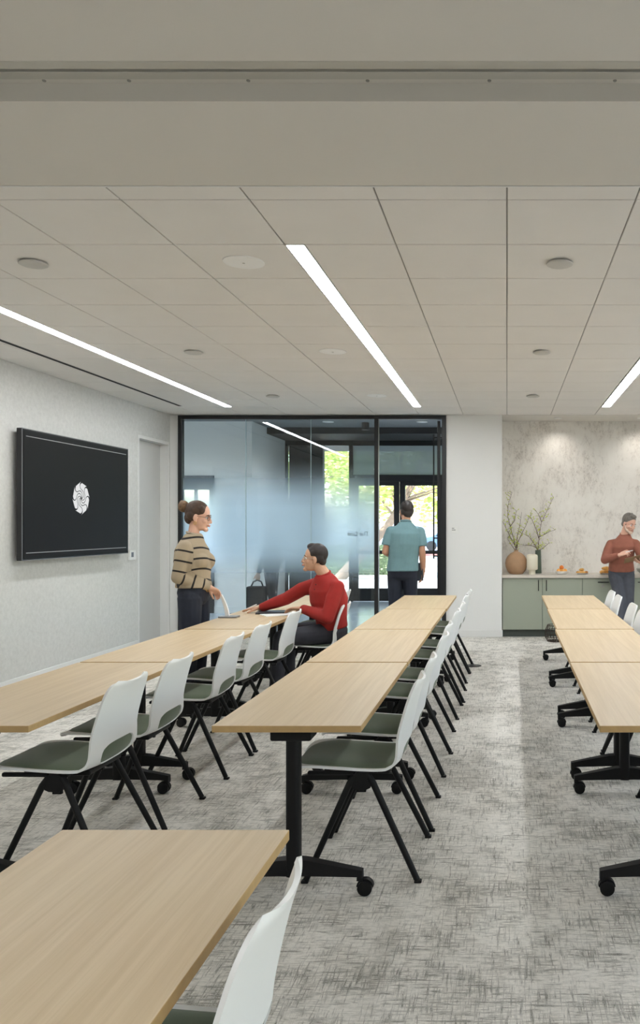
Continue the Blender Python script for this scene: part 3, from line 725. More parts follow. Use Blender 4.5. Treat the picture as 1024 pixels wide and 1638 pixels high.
    rim = [i for i in range(W)] + [j*W+NU2 for j in range(1, NV2+1)] + [NV2*W+i for i in range(NU2-1, -1, -1)] + [j*W for j in range(NV2-1, 0, -1)]
    for a, c in zip(rim, rim[1:]+rim[:1]): fs.append((a, n+a, n+c, c))
    MB().add(top+bot, fs).build('seat_pad', 'pad_green', t, 60)
    # base
    MB().box(-.10, .20, -.145, .145, .440, .462, bev=.008, seg=2).build('seat_plate', 'black_plastic', t)
    MB().tube((.02, -.205, .437), (.02, .205, .437), .013, n=12).build('cross_bar', 'black_metal', t, 40)
    for sy in (-1, 1):
        MB().box(.05, .26, sy*.196-.010, sy*.196+.010, .452, .470, bev=.004).build('side_rail', 'black_plastic', t)
        pv = MB(); yy = sy*.203
        prof2 = [(-.032, .400), (-.040, .430), (-.030, .455), (-.012, .468), (.028, .468), (.046, .455), (.056, .430), (.048, .400), (.03, .392), (-.014, .392)]
        pv.prism([(a+.012, c) for a, c in prof2], 'y', yy-.016, yy+.016); pv.build('pivot_bracket', 'black_plastic', t)
        MB().box(.004, .044, sy*.180-.008, sy*.180+.008, .372, .380).box(.004, .010, sy*.180-.008, sy*.180+.008, .378, .398).box(.038, .044, sy*.180-.008, sy*.180+.008, .378, .398).build('stacking_clip', 'black_plastic', t)
        for sx in (-1, 1):
            topp = Vector((.020+sx*.030, sy*.206, .452)); k1 = Vector((.020+sx*.052, sy*.212, .420)); ft = Vector((.012+sx*.242, sy*.255, .012))
            lg = MB().path([topp, k1, ft], [.0135, .0145, .0135], 12).build('leg', 'black_metal', t, 50)
            MB().box(ft.x-.016+sx*.004, ft.x+.016+sx*.004, ft.y-.014, ft.y+.014, 0, .012, bev=.003).build('glide', 'black_plastic', lg)
    return t
tab0, ch0 = make_table(), make_chair()
first = {'t': True, 'c': True}
def put(kind, proto, loc, rz, label, group):
    o = proto if first[kind] else copy_tree(proto); first[kind] = False
    o.location = loc; o.rotation_euler = (0, 0, rz); o['label'] = label; o['group'] = group; return o
TY = [3.315 + 1.56*k + TL/2 for k in range(4)]
for row, xc, jit in (('left', -2.257, (0, 0, 0, 0)), ('middle', -.900, (0, 0, -.004, .004)), ('right', .690, (-.006, -.004, .012, .022))):
    for k in range(4):
        put('t', tab0, (xc+jit[k], TY[k], 0), 0, 'oak topped black T-leg table, %s from the viewer in the %s row' % (ORD[k], row), 'rows of training tables')
put('t', tab0, (-.889, 2.183-TL/2, 0), 0, 'oak topped table cut off by the bottom left of the picture', 'rows of training tables')
for row, xr, ds in (('left', -1.722, (3.77, 4.37, 5.24, 5.85, 6.73, None, 8.20, 8.86)), ('middle', -.392, (3.80, 4.39, 5.29, 5.88, 6.78, 7.40, 8.28, 8.86)), ('right', 1.152, (3.80, 4.40, 5.28, 5.86, 6.70, 7.27, 8.14, 8.71))):
    for k, d in enumerate(ds):
        if d is None: continue
        pull = (.15, .09)[k] if row == 'right' and k < 2 else 0.
        put('c', ch0, (xr-.235+pull+random.uniform(-.008, .008), d, 0), math.pi+R(random.uniform(-1.2, 1.2)), 'white shell chair with green pad, %s from the viewer along the %s row' % (ORD[k], row), 'white stacking chairs at the tables')
put('c', ch0, (-1.44-.235, 7.42, 0), math.pi, 'white shell chair under the seated man in the red jumper', 'white stacking chairs at the tables')
put('c', ch0, (-.655, 1.575, 0), math.pi, 'white shell chair cut off by the bottom edge at the nearest table', 'white stacking chairs at the tables')

# ---------------- screen on the left wall
SX = -4.60; ty0, ty1, tz0, tz1 = 7.71, 9.87, 1.222, 2.487
tv = thing('wall_screen', 'huge flat black wall mounted screen showing a white swirl emblem', 'television', (SX, (ty0+ty1)/2, 1.85)); o = tv.location
MB(o).box(SX-.055, SX-.006, ty0, ty1, tz0, tz1, bev=.004).build('case', 'screen_case', tv)
MB(o).box(SX-.006, SX, ty0, ty0+.008, tz0, tz1).box(SX-.006, SX, ty1-.008, ty1, tz0, tz1).box(SX-.006, SX, ty0+.008, ty1-.008, tz1-.008, tz1).box(SX-.006, SX, ty0+.008, ty1-.008, tz0, tz0+.008).build('edge_trim', 'screen_edge', tv)
MB(o).box(SX-.006, SX-.001, ty0+.008, ty1-.008, tz0+.008, tz1-.008).build('bezel', 'screen_bezel', tv)
scn = MB(o).box(SX, SX+.002, ty0+.022, ty1-.022, tz0+.024, tz1-.024).build('screen_panel', 'screen', tv)
MB(o).box(XL, SX-.055, 8.0, 9.5, 1.55, 2.25).build('mount', 'black_plastic', tv)
for z in (tz0+.072, tz1-.072): MB(o).box(SX+.002, SX+.0028, ty0+.06, ty1-.06, z-.0035, z+.0035).build('screen_line', 'screen_line', scn)
RL = .182; lc = (8.775, 1.556+(841-797)/1300*8.77)
knots = [(.06, 128), (.12, 98), (.17, 82), (.26, 68), (.335, 56), (.40, 42), (.46, 26), (.54, -2), (.64, -10), (.77, -11), (.90, -6), (1.0, 3)]
def th(r):
    for a, c in zip(knots, knots[1:]):
        if r <= c[0]: return a[1] + (c[1]-a[1])*(r-a[0])/(c[0]-a[0])
    return knots[-1][1]
rs = [.07 + .93*i/40 for i in range(41)]
for k in range(8):
    A, Bq = [], []
    for r in rs:
        slope = R((th(min(r+.02, 1))-th(max(r-.02, .06)))/.04)*r
        g = math.degrees(.030*(.55+.45*r)*math.sqrt(1+slope*slope)/r); g = min(g, 18)
        A.append((r*(1-.09*r**4), th(r)+45*k+g)); Bq.append((r, th(r)+45*(k+1)-g))
    def PP(q, x): a = R(q[1]); return Vector((x, lc[0]+RL*q[0]*math.sin(a), lc[1]+RL*q[0]*math.cos(a)))
    bl = MB(o); n = len(rs); x = SX+.0026
    bl.add([PP(q, x) for q in A] + [PP(q, x) for q in Bq], [(i, i+1, n+i+1, n+i) for i in range(n-1)])
    bl.build('emblem_blade', 'logo_white', scn)
t = thing('thermostat', 'small white wall controller with grey display below the screen corner', 'controller', (XL, 10.16, 1.2)); o = t.location
MB(o).box(XL, XL+.028, 10.08, 10.25, 1.128, 1.252, bev=.006, seg=2).build('housing', 'trim_white', t)
MB(o).box(XL+.028, XL+.0295, 10.12, 10.18, 1.165, 1.225).build('display', 'thermo_screen', t)
t = thing('floor_box', 'round dark metal floor box in the aisle carpet', 'floor box', (-.375, 9.03, 0)); o = t.location
MB(o).lathe([(.001, .0), (.092, .0), (.092, .003), (.086, .006), (.001, .006)], (-.375, 9.03, 0), 36).build('cover', 'floor_box', t, 40)
MB(o).box(-.405, -.345, 8.99, 9.0, .006, .009).build('lid_handle', 'black_metal', t)

# ---------------- cabinets and counter
UW, CY = .559, 11.37; x0 = -.062; kinds = ['door_r', 'door_l', 'drawer', 'drawer', 'door_r', 'door_l', 'drawer', 'drawer']
lbl = ['sage green cupboard at the left end below the round vase', 'sage green cupboard second from the left below the fruit bowl', 'sage green lockable unit below the croissants', 'sage green lockable unit behind the leaning man',
       'sage green cupboard just past the right edge', 'sage green cupboard farther past the right edge', 'sage green lockable unit outside the view at right', 'sage green lockable unit at the far right end']
for k, kd in enumerate(kinds):
    a, c = x0+UW*k, x0+UW*(k+1)
    t = thing('base_cabinet', lbl[k], 'cabinet', ((a+c)/2, CY, 0), group='base cabinets under the counter'); o = t.location
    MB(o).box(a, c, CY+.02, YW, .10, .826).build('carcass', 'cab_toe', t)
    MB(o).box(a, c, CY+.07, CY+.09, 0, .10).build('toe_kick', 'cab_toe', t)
    if kd == 'drawer':
        f = MB(o).box(a+.003, c-.003, CY, CY+.019, .103, .820, bev=.0015).build('drawer_front', 'cab_green', t)
        xm = (a+c)/2 + .012
        MB(o).box(xm-.078, xm+.078, CY-.030, CY-.020, .762, .774, bev=.003).box(xm-.07, xm-.062, CY-.022, CY, .763, .773).box(xm+.062, xm+.07, CY-.022, CY, .763, .773).build('handle', 'dark_steel', f)
        b = MB(o); b.tube((xm-.01, CY-.006, .712), (xm-.01, CY, .712), .012, n=16); b.build('lock', 'chrome', f, 40)
    else:
        f = MB(o).box(a+.003, c-.003, CY, CY+.019, .103, .820, bev=.0015).build('cabinet_door', 'cab_green', t)
        xm = c-.055 if kd == 'door_r' else a+.055
        MB(o).box(xm-.006, xm+.006, CY-.032, CY-.020, .645, .800, bev=.003).box(xm-.005, xm+.005, CY-.022, CY, .655, .664).box(xm-.005, xm+.005, CY-.022, CY, .782, .791).build('handle', 'black_metal', f)
tag(MB((2.5, 11.7, .845)).box(-.068, XR, CY-.028, YW, .826, .864, bev=.003, seg=2).build('countertop', 'counter'), 'long pale beige stone countertop over the green cabinets', 'countertop')
CT = .864
def px(x, d): return (x-811)/1300*d
# vases
X = px(826, 11.66); vy = 11.66
t = thing('round_vase', 'flat round brown clay vase with a tiny neck holding a branch', 'vase', (X, vy, CT))
MB((X, vy, CT)).lathe([(.06, CT), (.095, CT+.004), (.13, CT+.045), (.152, CT+.105), (.158, CT+.155), (.15, CT+.205), (.125, CT+.255), (.088, CT+.292), (.05, CT+.312), (.032, CT+.322), (.030, CT+.335), (.034, CT+.345), (.024, CT+.345), (.022, CT+.325), (.02, CT+.30)], (X, vy, 0), 36, .62).build('body', 'vase_brown', t, 60)
X2 = px(851.5, 11.56)
tag(MB((X2, 11.56, CT)).lathe([(.001, CT), (.046, CT), (.046, CT+.055), (.052, CT+.062), (.070, CT+.066), (.079, CT+.076), (.079, CT+.262), (.072, CT+.278), (.050, CT+.286), (.040, CT+.288), (.036, CT+.283), (.001, CT+.24)], (X2, 11.56, 0), 32).build('cream_vase', 'vase_cream', None, 45), 'cream cylinder vase on a narrower foot between two other vases', 'vase')
X3 = px(861, 11.8)
tag(MB((X3, 11.8, CT)).lathe([(.001, CT), (.050, CT), (.049, CT+.02), (.042, CT+.338), (.034, CT+.338), (.036, CT+.03), (.001, CT+.03)], (X3, 11.8, 0), 32).build('green_vase', 'vase_green', None, 45), 'tall dark green vase behind the cream vase holding a branch', 'vase')
def branches(loc, stems, label):
    t = thing('branch_arrangement', label, 'branches', loc, group='leafy branches in vases'); L0 = Vector(loc); tips = []
    for pts in stems:
        P3 = [L0 + Vector(p) for p in pts]; n = len(P3)
        MB(loc).path(P3, [.0060 - .0042*i/(n-1) for i in range(n)], 7).build('stem', 'twig', t, 60)
        for i in range(1, n):
            for k in range(5):
                q = P3[i-1].lerp(P3[i], (k+1)/5)
                if random.random() < .8 and i > 0:
                    d = Vector((random.gauss(0, .7), random.gauss(0, .5), random.uniform(.0, 1.0))).normalized()*random.uniform(.035, .10)
                    tips.append((q, q+d))
    b = MB(loc)
    for q, e in tips: b.path([q, q.lerp(e, .5)+Vector((0, 0, .006)), e], [.0022, .0016, .001], 5)
    b.build('twigs', 'twig', t)['kind'] = 'stuff'
    vs, fs = [], []
    for q, e in tips:
        for k in range(4):
            p = q.lerp(e, random.uniform(.3, 1.05)); a = Vector((random.gauss(0, .6), random.gauss(0, .6), 1)).normalized(); u, w_ = frame(Vector((random.gauss(0, 1), random.gauss(0, 1), .3)))
            s = random.uniform(.016, .031); i = len(vs); vs += [p-L0, p+a*s*.5+u*s*.3-L0, p+a*s-L0, p+a*s*.5-u*s*.3+w_*.003-L0]; fs.append((i, i+1, i+2, i+3))
    me = bpy.data.meshes.new('leaves'); me.from_pydata([tuple(v) for v in vs], [], fs); me.materials.append(MATS['leaf_lime']); link('leaves', me, t)['kind'] = 'stuff'
branches((X, vy, CT+.31), [[(0, 0, 0), (-.03, 0, .17), (-.085, .01, .36), (-.122, .02, .52), (-.118, .02, .68), (-.06, .03, .86)], [(0, 0, 0), (.02, -.02, .14), (.08, -.03, .27), (.14, -.03, .39), (.18, -.04, .50)],
                            [(.0, 0, .06), (.015, .03, .24), (.05, .05, .38), (.08, .06, .58)], [(-.015, 0, .09), (-.075, -.03, .20), (-.125, -.04, .30), (-.185, -.05, .42)], [(-.005, 0, .02), (-.06, -.02, .09), (-.13, -.04, .20)], [(-.09, .01, .37), (-.02, .03, .46), (.0, .03, .60)]],
         'leafy lime green branches standing in the round brown vase')
branches((X3, 11.8, CT+.31), [[(0, 0, 0), (.005, 0, .12), (.02, .0, .26), (.045, .01, .42), (.11, .02, .56), (.17, .03, .68), (.22, .03, .80)], [(-.005, 0, .02), (-.06, -.02, .12), (-.13, -.03, .22), (-.20, -.04, .26)], [(.015, 0, .22), (.10, .02, .26), (.17, .02, .30), (.25, .03, .32)],
                              [(.0, 0, .02), (.06, -.02, .05), (.12, -.03, .10), (.165, -.03, .14)], [(.01, 0, .2), (-.03, -.03, .33), (-.08, -.04, .45), (-.12, -.05, .52)], [(-.005, 0, .05), (-.08, .0, .09), (-.21, -.02, .10)], [(.05, .01, .44), (.02, .02, .52), (-.03, .02, .60)]],
         'leafy lime green branches standing in the dark green vase')
# food
def bowl(X, Y, r, h, label, material='ceramic_white', nm='bowl'):
    return tag(MB((X, Y, CT)).lathe([(.001, CT), (r*.55, CT), (r*.62, CT+.004), (r*.92, CT+h*.55), (r, CT+h), (r-.006, CT+h), (r*.85, CT+h*.6), (r*.5, CT+.012), (.001, CT+.012)], (X, Y, 0), 32).build(nm, material, None, 50), label, nm)
BX = px(899, 11.55); bowl(BX, 11.55, .095, .05, 'white bowl of oranges on the counter')
for k, (dx, dy, dz, mt, lb) in enumerate([(-.045, 0, .05, 'apricot', 'pale apricot at the left of the fruit bowl'), (-.012, .03, .056, 'orange_fruit', 'orange at the back of the fruit bowl'), (.045, .005, .05, 'apricot', 'pale apricot at the right of the fruit bowl'), (.005, -.04, .048, 'apricot', 'pale apricot at the front of the fruit bowl'), (-.004, -.002, .098, 'orange_fruit', 'bright orange topping the fruit in the bowl')]):
    t = thing('orange', lb, 'fruit', (BX+dx, 11.55+dy, CT+dz), group='fruit in the white bowl')
    MB(t.location).ball(t.location, .032).build('peel', mt, t, 60)
    MB(t.location).tube(t.location+Vector((0, 0, .030)), t.location+Vector((0, 0, .035)), .003, n=8).build('stem', 'twig', t)
def plate(X, Y, r, label):
    return tag(MB((X, Y, CT)).lathe([(.001, CT), (r*.55, CT), (r*.6, CT+.004), (r, CT+.022), (r, CT+.025), (r*.9, CT+.024), (r*.55, CT+.010), (.001, CT+.010)], (X, Y, 0), 32).build('plate', 'ceramic_white', None, 50), label, 'plate')
def croissant(X, Y, Z, rz, sc, mt, label, group):
    t = thing('pastry', label, 'pastry', (X, Y, Z), rz, group); pts, rad = [], []
    for i in range(15):
        a = -1.15 + 2.3*i/14; pts.append(Vector((.055*math.sin(a)*1.25, .05*(1-math.cos(a)), .026))*sc); rad.append(sc*(.007 + .022*math.cos(a*1.2)*(1+.10*(i % 2))))
    rad = [max(r, .005) for r in rad]
    MB().path(pts, rad, 10).build('crust', mt, t, 70); return t
PX1 = px(931.5, 11.55); plate(PX1, 11.55, .108, 'white plate of small pastries in the middle of the counter')
for k, (dx, dy, dz, rz, mt, lb) in enumerate([(-.062, .0, .010, 1.5, 'pastry', 'golden pastry at the left of the middle plate'), (.0, .058, .010, .0, 'pastry', 'golden pastry at the back of the middle plate'), (.062, .0, .010, 1.6, 'pastry_dark', 'darker pastry at the right of the middle plate'), (.0, -.05, .010, .0, 'pastry', 'golden pastry at the front of the middle plate'), (-.002, -.01, .050, .8, 'pastry', 'golden pastry on top of the middle plate')]):
    croissant(PX1+dx, 11.55+dy, CT+dz, rz, .72, mt, lb, 'pastries on the middle plate')
PX2 = px(970, 11.55); plate(PX2, 11.55, .12, 'white plate of croissants beside the leaning man')
for k, (dx, dy, dz, rz, lb) in enumerate([(-.062, -.03, .010, 1.5, 'golden croissant at the front left of the croissant plate'), (.062, -.03, .010, 1.6, 'golden croissant at the front right of the croissant plate'), (.0, .05, .010, .0, 'golden croissant at the back of the croissant plate'), (.0, -.01, .062, .5, 'golden croissant topping the croissant plate')]):
    croissant(PX2+dx, 11.55+dy, CT+dz, rz, .95, 'pastry', lb, 'croissants on a plate')
bowl(px(1036, 11.6), 11.6, .16, .085, 'wide grey bowl on the counter right of the leaning man', 'ceramic_grey')
# wire basket on the carpet by the cupboards
BXk = px(890, 10.95); t = thing('wire_basket', 'dark wire basket on the carpet in front of the green cupboards', 'basket', (BXk, 10.95, 0)); o = t.location
rim = lambda r, z, n=28: [Vector((BXk+r*math.cos(2*math.pi*k/n), 10.95+r*math.sin(2*math.pi*k/n), z)) for k in range(n+1)]
for r, z in ((.12, .006), (.155, .07), (.15, .15), (.12, .22)): MB(o).path(rim(r, z), .005, 6).build('hoop', 'basket_wire', t, 60)
for k in range(22):
    a = 2*math.pi*k/22; P4 = [Vector((BXk+r*math.cos(a+tw), 10.95+r*math.sin(a+tw), z)) for r, z, tw in ((.02, .005, 0), (.12, .006, 0), (.155, .07, .1), (.15, .15, .2), (.12, .22, .3))]
    MB(o).path(P4, .0035, 5).build('wire', 'basket_wire', t)
# ================================================================== people
V = Vector
def remesh(mb, name, material, parent, vox, it=4, fac=.5):
    o = link(name, mb.mesh(name, material), parent)
    m_ = o.modifiers.new('r', 'REMESH'); m_.mode = 'VOXEL'; m_.voxel_size = vox; m_.use_smooth_shade = True
    s = o.modifiers.new('s', 'SMOOTH'); s.factor = fac; s.iterations = it
    bake(o)
    if not o.data.materials: o.data.materials.append(MATS[material])
    return o
def cap(b, pts, rad, n=14):                       # chain of tapered capsules
    for i, p in enumerate(pts): b.ball(p, rad[i], nu=n, nv=8)
    for i in range(len(pts)-1):
        if (V(pts[i+1])-V(pts[i])).length > 1e-4: b.tube(pts[i], pts[i+1], rad[i], rad[i+1], n)
def ring(c, r, f, w, d, e=2.3, n=28):
    out = []
    for k in range(n):
        a = 2*math.pi*k/n; ca, sa = math.cos(a), math.sin(a)
        out.append(c + r*w*math.copysign(abs(ca)**(2/e), ca) + f*d*math.copysign(abs(sa)**(2/e), sa))
    return out
def hand(b, wr, d, n, sign, curl, sc=1.0, thumb=(.75, .55, .25), spread=0.):
    d = V(d).normalized(); n = V(n); n = (n - d*n.dot(d)).normalized(); ts = d.cross(n)*sign
    wr = V(wr)
    def rg(t, w, h): return ring(wr + d*t*sc, ts, n, w*sc, h*sc, 2.4, 16)
    b.loft([rg(-.012, .026, .020), rg(.012, .028, .018), rg(.045, .038, .016), rg(.080, .041, .0135), rg(.092, .036, .010)])
    for k, (off, ln, rr) in enumerate(((.031, .070, .0088), (.0105, .078, .0092), (-.0105, .073, .0088), (-.030, .057, .0078))):
        c = curl[k] if isinstance(curl, (list, tuple)) else curl
        p = wr + d*.084*sc + ts*off*sc; pts = [p - d*.02*sc, p]; ang = 0.
        fd = (d + ts*spread*(1.2-k*.8)).normalized()
        for j, q in enumerate((.45, .31, .24)):
            ang += c*(.8, 1.1, .8)[j]
            p = p + (fd*math.cos(ang) + n*math.sin(ang))*ln*q*sc; pts.append(p)
        cap(b, pts, [rr*sc, rr*1.05*sc, rr*.98*sc, rr*.92*sc, rr*.82*sc], 10)
    td = (d*thumb[0] + ts*thumb[1] + n*thumb[2]).normalized(); t0 = wr + d*.018*sc + ts*.022*sc; t1 = t0 + td*.042*sc
    t2 = t1 + (td*.8 + d*.35 + n*.12).normalized()*.033*sc; t3 = t2 + (td*.5 + d*.6 + n*.25).normalized()*.026*sc
    cap(b, [t0, t1, t2, t3], [.015*sc, .0125*sc, .0105*sc, .0088*sc], 10)
def person(label, base, J, skin, top, legs, hair, opt, group='people in the room'):
    base = V(base); t = thing('person', label, 'person', base, group=group)
    g = {k: V(v) for k, v in J.items()}
    vec = lambda a, c: (g[a]-g[c])
    rs = vec('shR', 'shL').normalized(); rh = vec('hipR', 'hipL').normalized()
    up = vec('neck', 'pelvis').normalized(); fs_ = up.cross(rs).normalized(); fh = up.cross(rh).normalized()
    W, D = opt.get('w', 1.), opt.get('d', 1.)
    hs = opt.get('head', .95); hf = V(opt['hf']).normalized(); hu = V(opt.get('hu', (0, 0, 1))); hr = hf.cross(hu).normalized(); hu = hr.cross(hf).normalized()
    hc = g['head']; HM = Matrix((hr, hf, hu)).transposed(); H = lambda x, y, z: hc + (hr*x + hf*y + hu*z)*hs
    P, Cc, N = g['pelvis'], g['chest'], g['neck']
    def torso(b, e, z0=-.09, top=True, flat=False):
        L = []; q_ = 0. if e > 0 else -.014
        wl = P.lerp(Cc, .48); rm = (rs+rh).normalized(); fm = (fs_+fh).normalized()
        if z0 < -.02: L.append(ring(P + up*z0, rh, fh, (.13*W+e), (.095*D+e)))
        if z0 <= .0: L.append(ring(P, rh, fh, .168*W+e, .118*D+e))
        else: L.append(ring(P + up*z0, rh, fh, .160*W+e*1.25, .114*D+e*1.25))
        L.append(ring(wl, rm, fm, opt.get('waist', .150)*W+e, opt.get('waist_d', .110)*D+e))
        L.append(ring(Cc, rs, fs_, .168*W+e, .124*D+e))
        sm = (g['shR']+g['shL'])/2
        hw = (g['shR']-g['shL']).length/2
        L.append(ring(sm - up*.05, rs, fs_, max(.160*W, hw-.012)+e, .108*D+e)); L.append(ring(sm + up*(.008+q_), rs, fs_, hw-.040+e+q_, .082*D+e*.8)); L.append(ring(sm + (N-sm)*.55 + up*(.006+q_), rs, fs_, hw*.54+e*.5, .072*D+e*.6))
        L.append(ring(N - up*.012, rs, fs_, .074*W+e*.5, .064*D+e*.5)); L.append(ring(N + up*(.006 if not top else .0), rs, fs_, .060+e*.2, .058+e*.2))
        b.loft(L)
        if opt.get('bust'):
            for s in (-1, 1): b.ball(Cc + rs*.075*s + fs_*(.085*D) + up*.0, (.07+e*.5, .07+e*.5, .07+e*.5))
    # ---- body
    b = MB(base); torso(b, 0.)
    nr = opt.get('neck_r', .056)
    cap(b, [N - up*.05, N, H(0, -.018, -.03)], [nr*1.1, nr*1.02, nr*.95])
    b.ball(H(0, -.008, .04), (.077*hs, .097*hs, .092*hs), HM, 24, 16)
    b.ball(H(0, .024, -.03), (.0625*hs, .066*hs, .074*hs), HM, 20, 14); b.ball(H(0, .028, -.072), (.05*hs, .055*hs, .035*hs), HM)
    b.ball(H(0, .072, -.094), (.026*hs, .022*hs, .019*hs), HM); b.ball(H(0, .076, .022), (.048*hs, .018*hs, .013*hs), HM)
    cap(b, [H(0, .090, .010), H(0, .103, -.020), H(0, .105, -.029)], [.0085*hs, .0115*hs, .012*hs], 10)
    for s in (-1, 1):
        b.ball(H(s*.012, .095, -.031), (.009*hs, .010*hs, .008*hs), HM); b.ball(H(s*.040, .062, -.022), (.022*hs, .022*hs, .02*hs), HM)
        b.ball(H(s*.078, -.004, -.004), (.010*hs, .019*hs, .031*hs), HM); b.ball(H(s*.076, .004, -.028), (.008*hs, .010*hs, .011*hs), HM)
    b.ball(H(0, .090, -.056), (.022*hs, .012*hs, .011*hs), HM)
    for S in 'RL':
        ar = opt.get('arm', 1.)
        cap(b, [g['sh'+S] - up*.035, g['sh'+S].lerp(g['el'+S], .4), g['el'+S], g['el'+S].lerp(g['wr'+S], .35), g['wr'+S]], [.036*ar, .042*ar, .039*ar, .040*ar, .026*ar])
        hd = opt['hand'+S]; hand(b, g['wr'+S], hd['d'], hd['n'], 1 if S == 'R' else -1, hd.get('curl', .3), hd.get('sc', 1.), hd.get('thumb', (.75, .55, .25)))
        cap(b, [g['hip'+S], g['hip'+S].lerp(g['kn'+S], .35), g['kn'+S], g['kn'+S].lerp(g['an'+S], .3), g['an'+S]], [.088, .080, .052, .052, .034])
        ft = V(opt.get('toe'+S, opt.get('toe', fh))); ft.z = 0; ft.normalize(); an = g['an'+S]
        cap(b, [V((an.x, an.y, .05)) - ft*.03, V((an.x, an.y, .045)) + ft*.08, V((an.x, an.y, .035)) + ft*.15], [.036, .034, .026])
    body = remesh(b, 'body', skin, t, opt.get('vox', .0048), 4)
    # ---- face details
    for s in (-1, 1):
        MB(base).ball(H(s*.031, .0755, .006), (.0145*hs, .012*hs, .0095*hs), HM).build('eye', 'eye_white', body, 60)
        MB(base).ball(H(s*.031, .0845, .005), (.0062*hs, .005*hs, .0064*hs), HM).build('iris', 'eye_dark', body, 60)
        MB(base).path([H(s*.014, .092, .026), H(s*.032, .0905, .0305), H(s*.052, .079, .026)], [.0035, .004, .0022], 8).build('eyebrow', opt.get('brow', hair), body, 60)
    lp = MB(base); lp.path([H(-.021, .0935, -.058), H(-.008, .1015, -.0545), H(.008, .1015, -.0545), H(.021, .0935, -.058)], [.0026, .0046, .0046, .0026], 8)
    lp.path([H(-.019, .0930, -.062), H(0, .1005, -.0640), H(.019, .0930, -.062)], [.0026, .0052, .0026], 8); lp.build('lips', 'lips', body, 60)
    # ---- hair
    b = MB(base); style = opt['hair']
    if style == 'bun':
        b.ball(H(0, -.018, .050), (.0835*hs, .098*hs, .092*hs), HM, 24, 16); b.ball(H(0, -.066, -.008), (.062*hs, .044*hs, .058*hs), HM)
        for s in (-1, 1): b.ball(H(s*.058, -.035, .012), (.027*hs, .046*hs, .045*hs), HM); b.ball(H(s*.056, .030, .064), (.024*hs, .030*hs, .040*hs), HM)
    elif style == 'part':
        b.ball(H(0, -.018, .055), (.0815*hs, .097*hs, .094*hs), HM, 24, 16); b.ball(H(0, -.062, -.008), (.062*hs, .044*hs, .052*hs), HM); b.ball(H(.012, .030, .112), (.05*hs, .050*hs, .034*hs), HM)
        for s in (-1, 1): b.ball(H(s*.062, -.030, .016), (.0205*hs, .048*hs, .044*hs), HM); b.ball(H(s*.064, .020, .055), (.015*hs, .022*hs, .032*hs), HM)
    elif style == 'crew':
        b.ball(H(0, -.020, .052), (.084*hs, .097*hs, .093*hs), HM, 24, 16); b.ball(H(0, -.060, -.018), (.064*hs, .046*hs, .062*hs), HM)
        for s in (-1, 1): b.ball(H(s*.062, -.030, .006), (.021*hs, .046*hs, .048*hs), HM)
    elif style == 'quiff':
        b.ball(H(0, -.018, .058), (.084*hs, .098*hs, .094*hs), HM, 24, 16); b.ball(H(0, -.060, -.010), (.062*hs, .044*hs, .052*hs), HM); b.ball(H(0, .040, .118), (.052*hs, .044*hs, .030*hs), HM)
        for s in (-1, 1): b.ball(H(s*.063, -.022, .010), (.019*hs, .044*hs, .046*hs), HM)
        for k in range(9): b.ball(H(random.uniform(-.05, .05), random.uniform(-.03, .06), .132 + random.uniform(-.006, .01)), .014*hs)
    remesh(b, 'hair', hair, t, .005, 3)
    if style == 'bun':
        b = MB(base); b.ball(H(0, -.128, .075), (.050*hs, .044*hs, .050*hs), HM)
        for k in range(9):
            a = 2*math.pi*k/9; b.ball(H(.028*math.cos(a), -.132 + .01*math.sin(3*a), .075 + .028*math.sin(a)), .023*hs)
        remesh(b, 'hair_bun', 'hair_bun', t, .004, 1)
        for s in (-1, 1): MB(base).path([H(s*.084, .002+.010*math.sin(a), -.047+.012*math.cos(a)) for a in [2*math.pi*k/12 for k in range(13)]], .0025, 6).build('earring', 'gold', t, 60)
    if opt.get('beard'):
        b = MB(base); b.ball(H(0, .064, -.090), (.040*hs, .034*hs, .027*hs), HM); b.ball(H(0, .098, -.046), (.024*hs, .008*hs, .0055*hs), HM)
        for s in (-1, 1): cap(b, [H(s*.044, .050, -.078), H(s*.061, .018, -.055), H(s*.068, .006, -.02)], [.022*hs, .014*hs, .010*hs])
        remesh(b, 'beard', 'beard_grey', t, .0045, 3)
    # ---- glasses
    if opt.get('glasses'):
        gm = opt['glasses']; b = MB(base)
        for s in (-1, 1):
            b.path([H(s*.033+.0235*math.cos(a), .098-.010*abs(s*.033+.0235*math.cos(a))/.055, .004+.019*math.sin(a)) for a in [2*math.pi*k/20 for k in range(21)]], .0018, 6)
            b.path([H(s*.056, .090, .010), H(s*.072, .060, .010), H(s*.082, .005, .010), H(s*.083, -.012, -.004)], .0017, 6)
        b.path([H(-.010, .098, .010), H(0, .101, .013), H(.010, .098, .010)], .0017, 6)
        go = b.build('glasses', gm, t, 60)
        for s in (-1, 1): MB(base).add([H(s*.033, .0955, .004)] + [H(s*.033+.022*math.cos(a), .098-.010*abs(s*.033+.022*math.cos(a))/.055, .004+.0175*math.sin(a)) for a in [2*math.pi*k/16 for k in range(16)]], [(0, 1+k, 1+(k+1) % 16) for k in range(16)]).build('lens', 'spectacle', go)
    # ---- top garment
    b = MB(base); e = opt.get('ease', .016); torso(b, e, opt.get('hem', .03), False)
    sl = opt.get('sleeve', .97); am = opt.get('sleeve_r', 1.)
